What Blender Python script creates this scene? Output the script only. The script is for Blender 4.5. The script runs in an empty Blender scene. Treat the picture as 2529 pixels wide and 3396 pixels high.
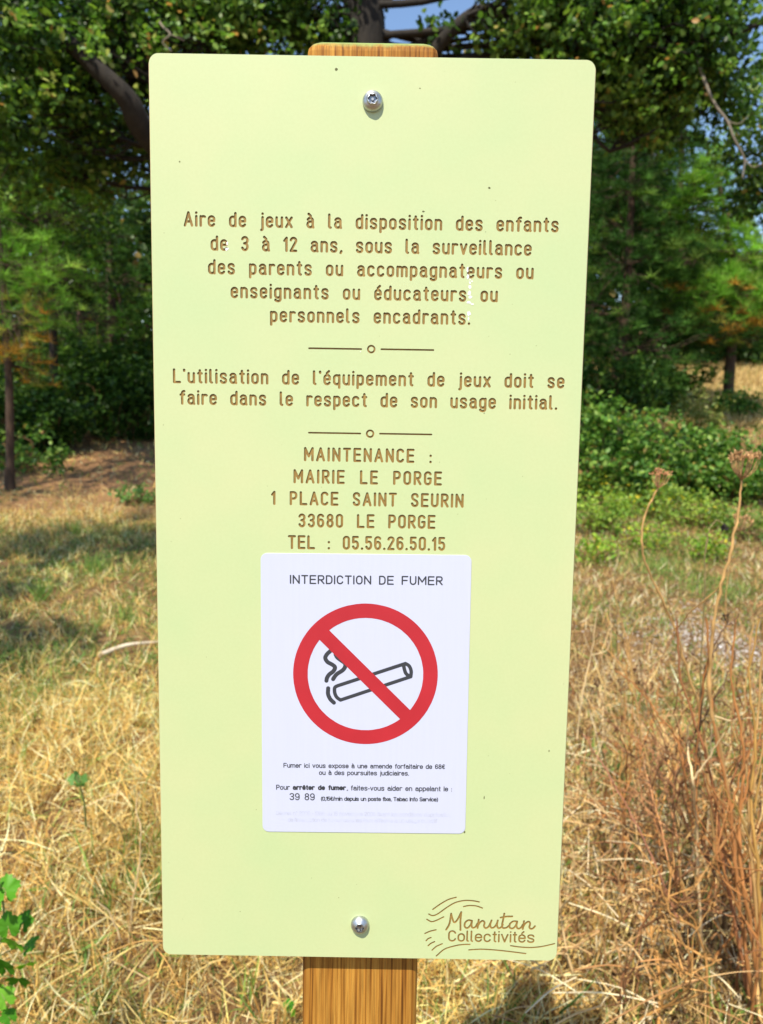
import bpy, bmesh, math, random
import numpy as np
from mathutils import Vector, Matrix

random.seed(7)
rng = np.random.default_rng(11)
R = math.radians
SC = bpy.context.scene
COL = SC.collection

# ------------------------------------------------------------------ camera
PW, PH, F = 2529.0, 3396.0, 2400.0          # photograph size and focal length in its pixels
CAM = np.array([0.0, 0.0, 1.40])
def cam_axes(pitch, roll):
    p, r = R(pitch), R(roll)
    fwd = np.array([0, math.cos(p), -math.sin(p)])
    rt = np.array([1.0, 0, 0]); dn = np.cross(fwd, rt)
    return np.c_[rt*math.cos(r)+dn*math.sin(r), -rt*math.sin(r)+dn*math.cos(r), fwd]
CR = cam_axes(10.5, -1.0)
cd = bpy.data.cameras.new('camera'); cam = bpy.data.objects.new('camera', cd); COL.objects.link(cam)
cd.sensor_fit = 'VERTICAL'; cd.sensor_height = 36.0; cd.lens = F/PH*36.0
cd.clip_start = 0.02; cd.clip_end = 900
cd.dof.use_dof = True; cd.dof.focus_distance = 0.52; cd.dof.aperture_fstop = 10.5
M = Matrix.Identity(4)
for i in range(3):
    M[i][0] = CR[i, 0]; M[i][1] = -CR[i, 1]; M[i][2] = -CR[i, 2]; M[i][3] = CAM[i]
cam.matrix_world = M
SC.camera = cam

# ------------------------------------------------------------------ light
SUN_EL, SUN_AZ = 60.0, 24.0                 # degrees; azimuth to the left of straight behind the camera
world = bpy.data.worlds.new('World'); SC.world = world; world.use_nodes = True
wn = world.node_tree.nodes; wl = world.node_tree.links
sky = wn.new('ShaderNodeTexSky'); sky.sky_type = 'NISHITA'; sky.sun_disc = False
sky.sun_elevation = R(SUN_EL); sky.sun_rotation = R(180+SUN_AZ); sky.altitude = 20
sky.air_density = 1.0; sky.dust_density = 0.3; sky.ozone_density = 2.6
wl.new(sky.outputs[0], wn['Background'].inputs[0]); wn['Background'].inputs[1].default_value = 0.15
sd = bpy.data.lights.new('sun', 'SUN'); sd.energy = 5.0; sd.angle = R(0.53); sd.color = (1, 0.93, 0.80)
sun = bpy.data.objects.new('sun', sd); COL.objects.link(sun)
SV = Vector((-math.sin(R(SUN_AZ))*math.cos(R(SUN_EL)), -math.cos(R(SUN_AZ))*math.cos(R(SUN_EL)), math.sin(R(SUN_EL))))
sun.rotation_euler = SV.to_track_quat('Z', 'Y').to_euler(); sun.location = (0, -5, 20)
SC.view_settings.view_transform = 'Standard'; SC.view_settings.look = 'None'
SC.view_settings.gamma = 1.0; SC.view_settings.exposure = 0.47
try: SC.view_settings.use_curve_mapping = False
except Exception: pass
SC.render.engine = 'CYCLES'
SC.cycles.max_bounces = 6; SC.cycles.diffuse_bounces = 3; SC.cycles.glossy_bounces = 2
SC.cycles.transmission_bounces = 3; SC.cycles.transparent_max_bounces = 4

# ------------------------------------------------------------------ helpers
def tag(o, label=None, cat=None, group=None, kind=None):
    if label: o['label'] = label
    if cat: o['category'] = cat
    if group: o['group'] = group
    if kind: o['kind'] = kind
    return o
def empty(name, loc):
    o = bpy.data.objects.new(name, None); o.location = loc; o.empty_display_size = .1
    COL.objects.link(o); return o
def link(name, me, mats=(), parent=None):
    for m in (mats if isinstance(mats, (list, tuple)) else [mats]): me.materials.append(m)
    o = bpy.data.objects.new(name, me); COL.objects.link(o)
    if parent: o.parent = parent
    return o
def mesh_np(name, V, Fc, cols=None, smooth=False, fmat=None):
    """V (n,3); Fc (m,k) all polygons with k corners; cols (n,3) stored per vertex"""
    me = bpy.data.meshes.new(name)
    V = np.asarray(V, np.float32); Fc = np.asarray(Fc, np.int32); k = Fc.shape[1]
    me.vertices.add(len(V)); me.vertices.foreach_set('co', V.ravel())
    me.loops.add(Fc.size); me.loops.foreach_set('vertex_index', Fc.ravel())
    me.polygons.add(len(Fc)); me.polygons.foreach_set('loop_start', np.arange(0, Fc.size, k, dtype=np.int32))
    me.polygons.foreach_set('loop_total', np.full(len(Fc), k, np.int32))
    if smooth: me.polygons.foreach_set('use_smooth', np.ones(len(Fc), bool))
    if cols is not None:
        a = me.attributes.new('tint', 'FLOAT_COLOR', 'POINT')
        a.data.foreach_set('color', np.c_[cols, np.ones(len(cols))].astype(np.float32).ravel())
    me.update(calc_edges=True)
    if fmat is not None: me.polygons.foreach_set('material_index', np.asarray(fmat, np.int32))
    return me
def inst_np(tv, tf, Rm, T, S, cols):
    """copies of a template at many places, as plain arrays. Rm (n,3,3), T (n,3), S (n,3)"""
    tv = np.asarray(tv, float); n, k = len(T), len(tv)
    V = np.einsum('nij,nkj->nki', Rm, tv[None]*S[:, None, :]) + T[:, None, :]
    Fc = (np.asarray(tf)[None] + (np.arange(n)*k)[:, None, None]).reshape(-1, len(tf[0]))
    return V.reshape(-1, 3), Fc, np.repeat(cols, k, axis=0)
def rand_rot(n, tilt=None):
    """random frames; tilt = max angle (rad) of local Z from up, None = any"""
    a = rng.uniform(0, 2*np.pi, n)
    th = np.arccos(rng.uniform(-1, 1, n)) if tilt is None else rng.uniform(0, 1, n)**.7*tilt
    ph = rng.uniform(0, 2*np.pi, n)
    z = np.c_[np.sin(th)*np.cos(ph), np.sin(th)*np.sin(ph), np.cos(th)]
    h = np.where(np.abs(z[:, 2:3]) < .9, np.array([[0, 0, 1.]]), np.array([[1., 0, 0]]))
    x = np.cross(h, z); x /= np.linalg.norm(x, axis=1)[:, None]; y = np.cross(z, x)
    X = x*np.cos(a)[:, None]+y*np.sin(a)[:, None]; Y = -x*np.sin(a)[:, None]+y*np.cos(a)[:, None]
    return np.stack([X, Y, z], axis=2)
class Tubes:
    """tapered tubes along polylines, all with n sides"""
    def __init__(s, n=6): s.n = n; s.V = []; s.F = []; s.c = 0; s.C = []
    def add(s, pts, radii, col=(1, 1, 1)):
        P = np.asarray(pts, float); m = len(P)
        if np.isscalar(radii): radii = [radii]*m
        radii = np.asarray(radii, float)
        if len(radii) == 2 and m > 2: radii = np.linspace(radii[0], radii[1], m)
        T = np.gradient(P, axis=0); T /= np.linalg.norm(T, axis=1)[:, None]+1e-12
        h = np.array([0.31, 0.89, 0.33]); a = np.cross(T, h); a /= np.linalg.norm(a, axis=1)[:, None]+1e-12
        b = np.cross(T, a); an = np.arange(s.n)*2*np.pi/s.n
        ring = P[:, None]+radii[:, None, None]*(a[:, None]*np.cos(an)[None, :, None]+b[:, None]*np.sin(an)[None, :, None])
        s.V.append(ring.reshape(-1, 3)); i = np.arange(m-1)[:, None]*s.n+s.c; j = np.arange(s.n)[None]; j2 = (j+1) % s.n
        s.F.append(np.stack([i+j, i+j2, i+s.n+j2, i+s.n+j], axis=2).reshape(-1, 4)); s.c += m*s.n
        s.C.append(np.clip(np.array(col, float)*np.repeat(rng.uniform(.78, 1.22, (m, 1)), s.n, axis=0), 0, .9))
    def mesh(s, name): return mesh_np(name, np.vstack(s.V), np.vstack(s.F), np.vstack(s.C), smooth=True)
def smoothline(pts, n=6):
    P = np.asarray(pts, float)
    if len(P) < 3: return P
    Q = np.vstack([2*P[0]-P[1], P, 2*P[-1]-P[-2]]); out = []
    for i in range(1, len(Q)-2):
        for t in np.linspace(0, 1, n, endpoint=False):
            p0, p1, p2, p3 = Q[i-1:i+3]
            out.append(.5*((2*p1)+(-p0+p2)*t+(2*p0-5*p1+4*p2-p3)*t*t+(-p0+3*p1-3*p2+p3)*t**3))
    out.append(P[-1]); return np.array(out)
KD = PW/1652.0
def ray(x, y):                               # x, y on a 1652-wide view of the photograph
    d = CR @ np.array([(x*KD-PW/2)/F, (y*KD-PH/2)/F, 1.0]); return d
def at(x, y, dist):                          # the point on that line of sight whose world Y is dist
    d = ray(x, y); return CAM + d*dist/d[1]
def sstep(a, b, v):
    t = np.clip((v-a)/(b-a), 0, 1); return t*t*(3-2*t)
def ground_z(x, y):
    x = np.asarray(x, float); y = np.asarray(y, float)
    left = .45*sstep(6, 13, y)+.03*np.maximum(y-13, 0)
    right = 1.0*sstep(7.5, 15, y)+.15*np.maximum(y-15, 0)
    w = sstep(.5, 4.0, x-.1*(y-8))
    far = sstep(45, 90, np.hypot(x, y))
    return (left*(1-w)+right*w)*(1-far)+2.0*far+.03*np.sin(x*1.7+.4)*np.cos(y*1.3)+.012*np.sin(x*5.1+y*3.3)
def gpt(x, y):                               # where that line of sight meets the ground
    d = ray(x, y); t = .3
    for _ in range(4000):
        p = CAM+d*t
        if p[2] < ground_z(p[0], p[1]): return p
        t += .01
    return CAM+d*t

# ------------------------------------------------------------------ materials
def mat(name, col=(.5, .5, .5), rough=.6, metal=0.0, spec=.5):
    m = bpy.data.materials.new(name); m.use_nodes = True
    b = m.node_tree.nodes['Principled BSDF']
    b.inputs['Base Color'].default_value = (*col, 1); b.inputs['Roughness'].default_value = rough
    b.inputs['Metallic'].default_value = metal; b.inputs['Specular IOR Level'].default_value = spec
    return m
def nd(m, t, **kw):
    n = m.node_tree.nodes.new(t)
    for k, v in kw.items():
        if k in n.inputs: n.inputs[k].default_value = v
        else: setattr(n, k, v)
    return n
def wire(m, a, b): m.node_tree.links.new(a, b)
def noise(m, scale, detail=4, rough=.6, vec=None, coord='Object', stretch=None):
    tc = nd(m, 'ShaderNodeTexCoord'); n = nd(m, 'ShaderNodeTexNoise'); n.inputs['Scale'].default_value = scale
    n.inputs['Detail'].default_value = detail; n.inputs['Roughness'].default_value = rough
    src = tc.outputs[coord]
    if stretch:
        mp = nd(m, 'ShaderNodeMapping'); mp.inputs['Scale'].default_value = stretch; wire(m, src, mp.inputs[0]); src = mp.outputs[0]
    wire(m, src, n.inputs['Vector']); return n
def ramp(m, src, stops):
    r = nd(m, 'ShaderNodeValToRGB'); e = r.color_ramp.elements
    while len(e) < len(stops): e.new(.5)
    for el, (p, c) in zip(e, stops): el.position = p; el.color = (*c, 1)
    wire(m, src, r.inputs[0]); return r
def bump(m, src, strength, dist):
    b = nd(m, 'ShaderNodeBump'); b.inputs['Strength'].default_value = strength; b.inputs['Distance'].default_value = dist
    wire(m, src, b.inputs['Height']); wire(m, b.outputs[0], m.node_tree.nodes['Principled BSDF'].inputs['Normal']); return b
def tinted(name, rough=.6, trans=0.0, spec=.3, gain=1.0):
    """material coloured by the per-piece 'tint' attribute (real variation from leaf to leaf, blade to blade)"""
    m = mat(name, rough=rough, spec=spec); b = m.node_tree.nodes['Principled BSDF']
    a = nd(m, 'ShaderNodeAttribute', attribute_name='tint')
    wire(m, a.outputs['Color'], b.inputs['Base Color'])
    if trans:
        tr = nd(m, 'ShaderNodeBsdfTranslucent'); mx = nd(m, 'ShaderNodeMixShader'); mx.inputs[0].default_value = trans
        hs = nd(m, 'ShaderNodeHueSaturation'); hs.inputs['Value'].default_value = 1.25; hs.inputs['Saturation'].default_value = 1.1
        wire(m, a.outputs['Color'], hs.inputs['Color']); wire(m, hs.outputs[0], tr.inputs[0])
        wire(m, b.outputs[0], mx.inputs[1]); wire(m, tr.outputs[0], mx.inputs[2])
        wire(m, mx.outputs[0], m.node_tree.nodes['Material Output'].inputs[0])
    return m

# panel face: pale lime laminate, very fine orange-peel grain, faint mottling
PANEL = mat('lime_laminate', (.70, .84, .38), .42)
n1 = noise(PANEL, 9, 3); r1 = ramp(PANEL, n1.outputs[0], [(.3, (.475, .568, .285)), (.7, (.535, .572, .295))])
n2 = noise(PANEL, 420, 3, .7); r2 = ramp(PANEL, n2.outputs[0], [(.35, (.975, .975, .965)), (.65, (1, 1, 1))])
mx = nd(PANEL, 'ShaderNodeMix', data_type='RGBA', blend_type='MULTIPLY'); mx.inputs[0].default_value = 1
wire(PANEL, r1.outputs[0], mx.inputs[6]); wire(PANEL, r2.outputs[0], mx.inputs[7])
wire(PANEL, mx.outputs[2], PANEL.node_tree.nodes['Principled BSDF'].inputs['Base Color'])
bump(PANEL, n2.outputs[0], .10, .0002)
CORE = mat('brown_laminate_core', (.42, .25, .07), .7)
n1 = noise(CORE, 160, 3); r1 = ramp(CORE, n1.outputs[0], [(.3, (.205, .118, .022)), (.7, (.32, .198, .046))]); wire(CORE, r1.outputs[0], CORE.node_tree.nodes['Principled BSDF'].inputs['Base Color'])
EDGE = mat('machined_edge', (.50, .36, .17), .6)
STICK = mat('white_vinyl', (.76, .78, .86), .38)
n1 = noise(STICK, 70, 2, stretch=(6, .25, 1)); r1 = ramp(STICK, n1.outputs[0], [(.3, (.525, .55, .68)), (.7, (.535, .56, .69))]); wire(STICK, r1.outputs[0], STICK.node_tree.nodes['Principled BSDF'].inputs['Base Color'])
REDP = mat('red_print', (.72, .032, .045), .45); BLACKP = mat('dark_print', (.035, .038, .045), .5)
n1 = noise(REDP, 25, 3); r1 = ramp(REDP, n1.outputs[0], [(.3, (.40, .016, .025)), (.7, (.46, .020, .030))]); wire(REDP, r1.outputs[0], REDP.node_tree.nodes['Principled BSDF'].inputs['Base Color'])
FADEP = mat('faded_print', (.60, .63, .70), .5)
n1 = noise(FADEP, 130, 2); r1 = ramp(FADEP, n1.outputs[0], [(.40, (.53, .555, .685)), (.62, (.46, .48, .57))]); wire(FADEP, r1.outputs[0], FADEP.node_tree.nodes['Principled BSDF'].inputs['Base Color'])
STEEL = mat('stainless_steel', (.52, .53, .54), .42, 1.0)
n1 = noise(STEEL, 400, 2); bump(STEEL, n1.outputs[0], .15, .0002)
SOCK = mat('bolt_socket', (.35, .35, .35), .4, 1.0)
DROP = mat('dried_droppings', (.80, .80, .76), .8); SPECK = mat('dirt_speck', (.10, .10, .03), .8)
# timber post
WOOD = mat('pine_post', rough=.7, spec=.2)
tc = nd(WOOD, 'ShaderNodeTexCoord')
mp = nd(WOOD, 'ShaderNodeMapping'); mp.inputs['Scale'].default_value = (1, .035, 1); wire(WOOD, tc.outputs['Object'], mp.inputs[0])
wa = nd(WOOD, 'ShaderNodeTexNoise'); wa.inputs['Scale'].default_value = 480; wa.inputs['Detail'].default_value = 2.5; wa.inputs['Roughness'].default_value = .45
mp0 = nd(WOOD, 'ShaderNodeMapping'); mp0.inputs['Scale'].default_value = (1, .016, .4); wire(WOOD, tc.outputs['Object'], mp0.inputs[0]); wire(WOOD, mp0.outputs[0], wa.inputs['Vector'])
rw = ramp(WOOD, wa.outputs[0], [(.28, (.13, .048, .008)), (.38, (.27, .11, .016)), (.46, (.40, .18, .028)), (.72, (.50, .26, .050))])
fb = nd(WOOD, 'ShaderNodeTexNoise'); fb.inputs['Scale'].default_value = 900; fb.inputs['Detail'].default_value = 3
mp2 = nd(WOOD, 'ShaderNodeMapping'); mp2.inputs['Scale'].default_value = (1, .03, 1); wire(WOOD, tc.outputs['Object'], mp2.inputs[0]); wire(WOOD, mp2.outputs[0], fb.inputs['Vector'])
rf = ramp(WOOD, fb.outputs[0], [(.3, (.62, .62, .62)), (.65, (1.05, 1.05, 1.05))])
bl = nd(WOOD, 'ShaderNodeTexNoise'); bl.inputs['Scale'].default_value = 14; wire(WOOD, mp.outputs[0], bl.inputs['Vector'])
rb = ramp(WOOD, bl.outputs[0], [(.35, (.62, .52, .42)), (.65, (1.12, 1.12, 1.05))])
m1 = nd(WOOD, 'ShaderNodeMix', data_type='RGBA', blend_type='MULTIPLY'); m1.inputs[0].default_value = 1
m2 = nd(WOOD, 'ShaderNodeMix', data_type='RGBA', blend_type='MULTIPLY'); m2.inputs[0].default_value = 1
wire(WOOD, rw.outputs[0], m1.inputs[6]); wire(WOOD, rf.outputs[0], m1.inputs[7]); wire(WOOD, m1.outputs[2], m2.inputs[6]); wire(WOOD, rb.outputs[0], m2.inputs[7])
# algae on the rounded top of the post: follows height on the post with a ragged edge
sp = nd(WOOD, 'ShaderNodeSeparateXYZ'); wire(WOOD, tc.outputs['Object'], sp.inputs[0])
an = nd(WOOD, 'ShaderNodeTexNoise'); an.inputs['Scale'].default_value = 180; wire(WOOD, tc.outputs['Object'], an.inputs['Vector'])
ma = nd(WOOD, 'ShaderNodeMath', operation='MULTIPLY_ADD'); wire(WOOD, an.outputs[0], ma.inputs[0]); ma.inputs[1].default_value = .006; wire(WOOD, sp.outputs[1], ma.inputs[2])
mr = nd(WOOD, 'ShaderNodeMapRange'); mr.inputs[1].default_value = .3375; mr.inputs[2].default_value = .3415; wire(WOOD, ma.outputs[0], mr.inputs[0])
m3 = nd(WOOD, 'ShaderNodeMix', data_type='RGBA'); wire(WOOD, mr.outputs[0], m3.inputs[0]); wire(WOOD, m2.outputs[2], m3.inputs[6]); m3.inputs[7].default_value = (.26, .33, .10, 1)
wire(WOOD, m3.outputs[2], WOOD.node_tree.nodes['Principled BSDF'].inputs['Base Color'])
bump(WOOD, fb.outputs[0], .5, .0006)
LEAF = tinted('oak_leaves', .42, .42, .25); NEEDLE = tinted('pine_needles', .6, .30, .1); GRASS = tinted('dry_grass', .6, .25)
STALK = tinted('dead_stalks', .7, 0); NEARLEAF = tinted('vine_leaves', .5, .35, .25)
BARK = mat('bark', rough=.9)
n1 = noise(BARK, 9, 6, .7, stretch=(1, 1, .3)); r1 = ramp(BARK, n1.outputs[0], [(.3, (.008, .006, .004)), (.7, (.032, .024, .016))])
wire(BARK, r1.outputs[0], BARK.node_tree.nodes['Principled BSDF'].inputs['Base Color']); bump(BARK, n1.outputs[0], .8, .03)
PBARK = mat('pine_bark', rough=.9)
n1 = noise(PBARK, 12, 6, .7, stretch=(1, 1, .3)); r1 = ramp(PBARK, n1.outputs[0], [(.3, (.022, .013, .008)), (.7, (.10, .056, .030))])
wire(PBARK, r1.outputs[0], PBARK.node_tree.nodes['Principled BSDF'].inputs['Base Color']); bump(PBARK, n1.outputs[0], .8, .02)
DEAD = mat('dead_wood', (.40, .34, .26), .85)
STONE = tinted('pebbles', .8)
SOIL = mat('soil_and_litter', rough=.95)
n1 = noise(SOIL, .9, 6, .65); n2 = noise(SOIL, 22, 6, .75)
r1 = ramp(SOIL, n1.outputs[0], [(.35, (.17, .085, .032)), (.5, (.30, .17, .06)), (.65, (.38, .24, .09))])
r2 = ramp(SOIL, n2.outputs[0], [(.3, (.35, .33, .30)), (.7, (1.25, 1.2, 1.15))])
mx = nd(SOIL, 'ShaderNodeMix', data_type='RGBA', blend_type='MULTIPLY'); mx.inputs[0].default_value = 1
wire(SOIL, r1.outputs[0], mx.inputs[6]); wire(SOIL, r2.outputs[0], mx.inputs[7])
wire(SOIL, mx.outputs[2], SOIL.node_tree.nodes['Principled BSDF'].inputs['Base Color']); bump(SOIL, n2.outputs[0], 1, .03)

# reddish pine litter under the left-hand trees
gt = nd(SOIL, 'ShaderNodeNewGeometry'); gs = nd(SOIL, 'ShaderNodeSeparateXYZ'); wire(SOIL, gt.outputs['Position'], gs.inputs[0])
ga = nd(SOIL, 'ShaderNodeMapRange'); ga.inputs[1].default_value = 6.5; ga.inputs[2].default_value = 8.5; wire(SOIL, gs.outputs[1], ga.inputs[0])
gb = nd(SOIL, 'ShaderNodeMapRange'); gb.inputs[1].default_value = 1.5; gb.inputs[2].default_value = -.5; wire(SOIL, gs.outputs[0], gb.inputs[0])
gm = nd(SOIL, 'ShaderNodeMath', operation='MULTIPLY'); wire(SOIL, ga.outputs[0], gm.inputs[0]); wire(SOIL, gb.outputs[0], gm.inputs[1])
gx = nd(SOIL, 'ShaderNodeMix', data_type='RGBA'); wire(SOIL, gm.outputs[0], gx.inputs[0]); wire(SOIL, r1.outputs[0], gx.inputs[6]); gx.inputs[7].default_value = (.40, .215, .09, 1); wire(SOIL, gx.outputs[2], mx.inputs[6])

# ------------------------------------------------------------------ ground
def build_ground():
    a = np.concatenate([-np.geomspace(400, 14, 18), np.linspace(-12, 12, 121), np.geomspace(14, 400, 18)])
    b = np.concatenate([-np.geomspace(400, 14, 18), np.linspace(-12, 30, 211), np.geomspace(32, 400, 16)])
    X, Y = np.meshgrid(a, b); Z = ground_z(X, Y); nx = len(a)
    V = np.c_[X.ravel(), Y.ravel(), Z.ravel()]
    i = (np.arange(len(b)-1)[:, None]*nx+np.arange(nx-1)[None]).ravel()
    o = link('ground', mesh_np('ground', V, np.c_[i, i+1, i+nx+1, i+nx], smooth=True), SOIL); tag(o, kind='structure')
build_ground()

# ------------------------------------------------------------------ the sign: frame of its front face
def rodr(w):
    th = np.linalg.norm(w); k = w/th; K = np.array([[0, -k[2], k[1]], [k[2], 0, -k[0]], [-k[1], k[0], 0]])
    return np.eye(3)+math.sin(th)*K+(1-math.cos(th))*K@K
PR = rodr(np.array([.10295015, .00132202, .01616211])); PT = np.array([-.01131389, .01704807, .51570377])
W2, H2 = .150, .6468604/2
WR = CR @ PR; PC = CAM + CR @ PT
AX, AY, AZ = WR[:, 0], -WR[:, 1], -WR[:, 2]
PM = Matrix(((AX[0], AY[0], AZ[0]), (AX[1], AY[1], AZ[1]), (AX[2], AY[2], AZ[2])))
def pan(px, py):                             # photograph pixel -> metres on the panel face (x right, y up)
    d = np.array([(px-PW/2)/F, (py-PH/2)/F, 1.0]); n = PR[:, 2]
    q = PR.T @ (d*(n @ PT)/(n @ d)-PT); return np.array([q[0], -q[1]])

# ------------------------------------------------------------------ single-stroke lettering
def arc(cx, cy, rx, ry, a0, a1, n=10):
    t = np.radians(np.linspace(a0, a1, n)); return [(cx+rx*math.cos(q), cy+ry*math.sin(q)) for q in t]
XH = .72
def glyph(ch, k=1.0, din=True):
    """centre-line strokes in units of cap height; returns (strokes, width)"""
    w = .42*k; h = XH; rx = w/2; ry = min(rx, h/2); acc = None
    dots = {'à': ('a', 'grave'), 'è': ('e', 'grave'), 'é': ('e', 'acute'), 'ê': ('e', 'circ')}
    if ch in dots:
        s, wd = glyph(dots[ch][0], k, din); a = dots[ch][1]; c = wd/2
        if a == 'grave': s = s+[[(c-.14, 1.04), (c+.02, .88)]]
        if a == 'acute': s = s+[[(c+.14, 1.04), (c-.02, .88)]]
        if a == 'circ': s = s+[[(c-.12, .88), (c, 1.0), (c+.12, .88)]]
        return s, wd
    top = arc(rx, h-ry, rx, ry, 180, 0); bot = arc(rx, ry, rx, ry, 0, -180)
    O = [top+bot+[top[0]]]
    if ch == 'o': return O, w
    if ch == 'n': return [[(0, 0), (0, h)], top+[(w, 0)]], w
    if ch == 'm':
        q = w*.86; t1 = arc(q/2, h-q/2, q/2, q/2, 180, 0, 8); t2 = arc(q*1.5, h-q/2, q/2, q/2, 180, 0, 8)
        return [[(0, 0), (0, h)], t1+[(q, 0)], t2+[(2*q, 0)]], 2*q
    if ch == 'u': return [[(0, h)]+arc(rx, ry, rx, ry, 180, 360)+[(w, h)], [(w, h), (w, 0)]], w
    if ch == 'r': return [[(0, 0), (0, h)], arc(rx, h-ry, rx, ry, 180, 55)], w*.72
    if ch == 'i': return [[(0, 0), (0, h)], [(0, .985), (0, 1.0)]], 0.0
    if ch == 'j': return [[(.12, h), (.12, -.16)]+arc(.02, -.16, .10, .10, 0, -90, 5), [(.12, .985), (.12, 1.0)]], .12
    if ch == 'l': return ([[(0, 1), (0, .12)]+arc(.13, .12, .13, .12, 180, 260, 5)], .13) if din else ([[(0, 1), (0, 0)]], 0.0)
    if ch == 't': return [[(.13, .96), (.13, .13)]+arc(.26, .13, .13, .13, 180, 262, 5), [(0, h), (.27, h)]], .27
    if ch == 'a':
        m_ = .44; b = arc(.22*w/.42*.95, m_/2, .22*w/.42*.95, m_/2, 90, 270, 9)
        return [[*arc(rx, h-ry*.85, rx*.95, ry*.85, 160, 0, 9), (w, .07), (w+.04, 0)], [(w, m_)]+b+[(w*.72, 0.02), (w, .13)]], w+.03
    if ch == 'e': return [[(0, .38), (w, .38), (w, h-ry)]+arc(rx, h-ry, rx, ry, 0, 180)+arc(rx, ry, rx, ry, 180, 335)], w
    if ch == 'c': return [arc(rx, h-ry, rx, ry, 25, 180)+arc(rx, ry, rx, ry, 180, 335)], w
    if ch == 's':
        P = [(w*.96, h*.80), (w*.80, h*.96), (w*.5, h), (w*.16, h*.95), (w*.03, h*.77), (w*.16, h*.60), (w*.5, h*.51), (w*.86, h*.41), (w*.98, h*.23), (w*.84, h*.05), (w*.5, 0), (w*.18, h*.04), (w*.02, h*.19)]
        return [[tuple(p) for p in smoothline(P, 3)]], w
    if ch == 'd': return O+[[(w, 1), (w, 0)]], w
    if ch == 'b': return O+[[(0, 1), (0, 0)]], w
    if ch == 'p': return O+[[(0, h), (0, -.27)]], w
    if ch == 'q': return O+[[(w, h), (w, -.27)]], w
    if ch == 'g': return O+[[(w, h), (w, -.12)]+arc(rx, -.12, rx, .15, 0, -160, 8)], w
    if ch == 'f': return [[(.12, 0), (.12, .86)]+arc(.27, .86, .15, .14, 180, 80, 6), [(0, h), (.27, h)]], .28
    if ch == 'x': return [[(0, 0), (w, h)], [(0, h), (w, 0)]], w
    if ch == 'v': return [[(0, h), (w/2, 0), (w, h)]], w
    if ch == 'k': return [[(0, 1), (0, 0)], [(w, h), (0, .3)], [(.13, .4), (w, 0)]], w
    c = .46*k; cr = c/2; cy_ = min(cr, .5)
    if ch == 'A': v = .56*k; return [[(0, 0), (v/2, 1), (v, 0)], [(v*.16, .3), (v*.84, .3)]], v
    if ch == 'C': return [arc(cr, 1-cy_, cr, cy_, 20, 180)+arc(cr, cy_, cr, cy_, 180, 340)], c
    if ch == 'D': q = min(.24*k, .5); return [[(0, 0), (0, 1), (c-q, 1)]+arc(c-q, 1-q, q, q, 90, 0, 6)+arc(c-q, q, q, q, 0, -90, 6)+[(0, 0)]], c
    if ch == 'E': return [[(c, 1), (0, 1), (0, 0), (c, 0)], [(0, .52), (c*.92, .52)]], c
    if ch == 'F': return [[(c, 1), (0, 1), (0, 0)], [(0, .50), (c*.88, .50)]], c
    if ch == 'G': return [arc(cr, 1-cy_, cr, cy_, 20, 180)+arc(cr, cy_, cr, cy_, 180, 360)+[(c, .48), (c*.6, .48)]], c
    if ch == 'I': return [[(0, 0), (0, 1)]], 0.0
    if ch == 'L': return [[(0, 1), (0, 0), (c, 0)]], c
    if ch == 'M': v = .62*k; return [[(0, 0), (0, 1), (v/2, .32), (v, 1), (v, 0)]], v
    if ch == 'N': v = .50*k; return [[(0, 0), (0, 1), (v, 0), (v, 1)]], v
    if ch == 'O': t = arc(cr, 1-cy_, cr, cy_, 180, 0); b = arc(cr, cy_, cr, cy_, 0, -180); return [t+b+[t[0]]], c
    if ch == 'P': q = .27; return [[(0, 0), (0, 1), (c-q*.8, 1)]+arc(c-q*.8, 1-q, q*.8, q, 90, -90, 9)+[(0, 1-2*q)]], c
    if ch == 'R': q = .26; return [[(0, 0), (0, 1), (c-q*.8, 1)]+arc(c-q*.8, 1-q, q*.8, q, 90, -90, 9)+[(0, 1-2*q)], [(c*.42, 1-2*q), (c*1.02, 0)]], c
    if ch == 'S':
        P = [(c*.97, .80), (c*.85, .94), (c*.5, 1), (c*.14, .94), (c*.02, .77), (c*.14, .60), (c*.5, .49), (c*.86, .38), (c*.98, .21), (c*.84, .05), (c*.5, 0), (c*.15, .06), (c*.02, .20)]
        return [[tuple(p) for p in smoothline(P, 3)]], c
    if ch == 'T': v = .48*k; return [[(0, 1), (v, 1)], [(v/2, 1), (v/2, 0)]], v
    if ch == 'U': return [[(0, 1)]+arc(cr, cy_, cr, cy_, 180, 360)+[(c, 1)]], c
    d = .42*min(k, 1.35); dr = d/2
    if ch == '0': t = arc(dr, 1-dr, dr, dr, 180, 0); b = arc(dr, dr, dr, dr, 0, -180); return [t+b+[t[0]]], d
    if ch == '1': return [[(0, .78), (.17, 1), (.17, 0)]], .17
    if ch == '2': return [arc(dr, 1-dr, dr, dr, 170, -10, 10)+[(0, 0), (d, 0)]], d
    if ch == '3': return [arc(dr, .76, dr, .24, 160, -90, 11)+[(dr*.8, .52)], [(dr*.8, .52)]+arc(dr, .26, dr, .26, 90, -160, 11)], d
    if ch == '4': return [[(d*.7, 0), (d*.7, 1), (0, .3), (d*1.05, .3)]], d
    if ch == '5': return [[(d*.93, 1), (.03, 1), (.02, .55)]+arc(dr, .31, dr, .31, 125, -155, 12)], d
    if ch == '6':
        b = arc(dr, .30, dr, .30, 180, 540, 16); return [b, [(0, .30), (0, 1-dr)]+arc(dr, 1-dr, dr, dr, 180, 25, 8)], d
    if ch == '8': return [arc(dr, .27, dr, .27, 90, 450, 16), arc(dr, .77, dr*.9, .23, -90, 270, 14)], d
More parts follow.
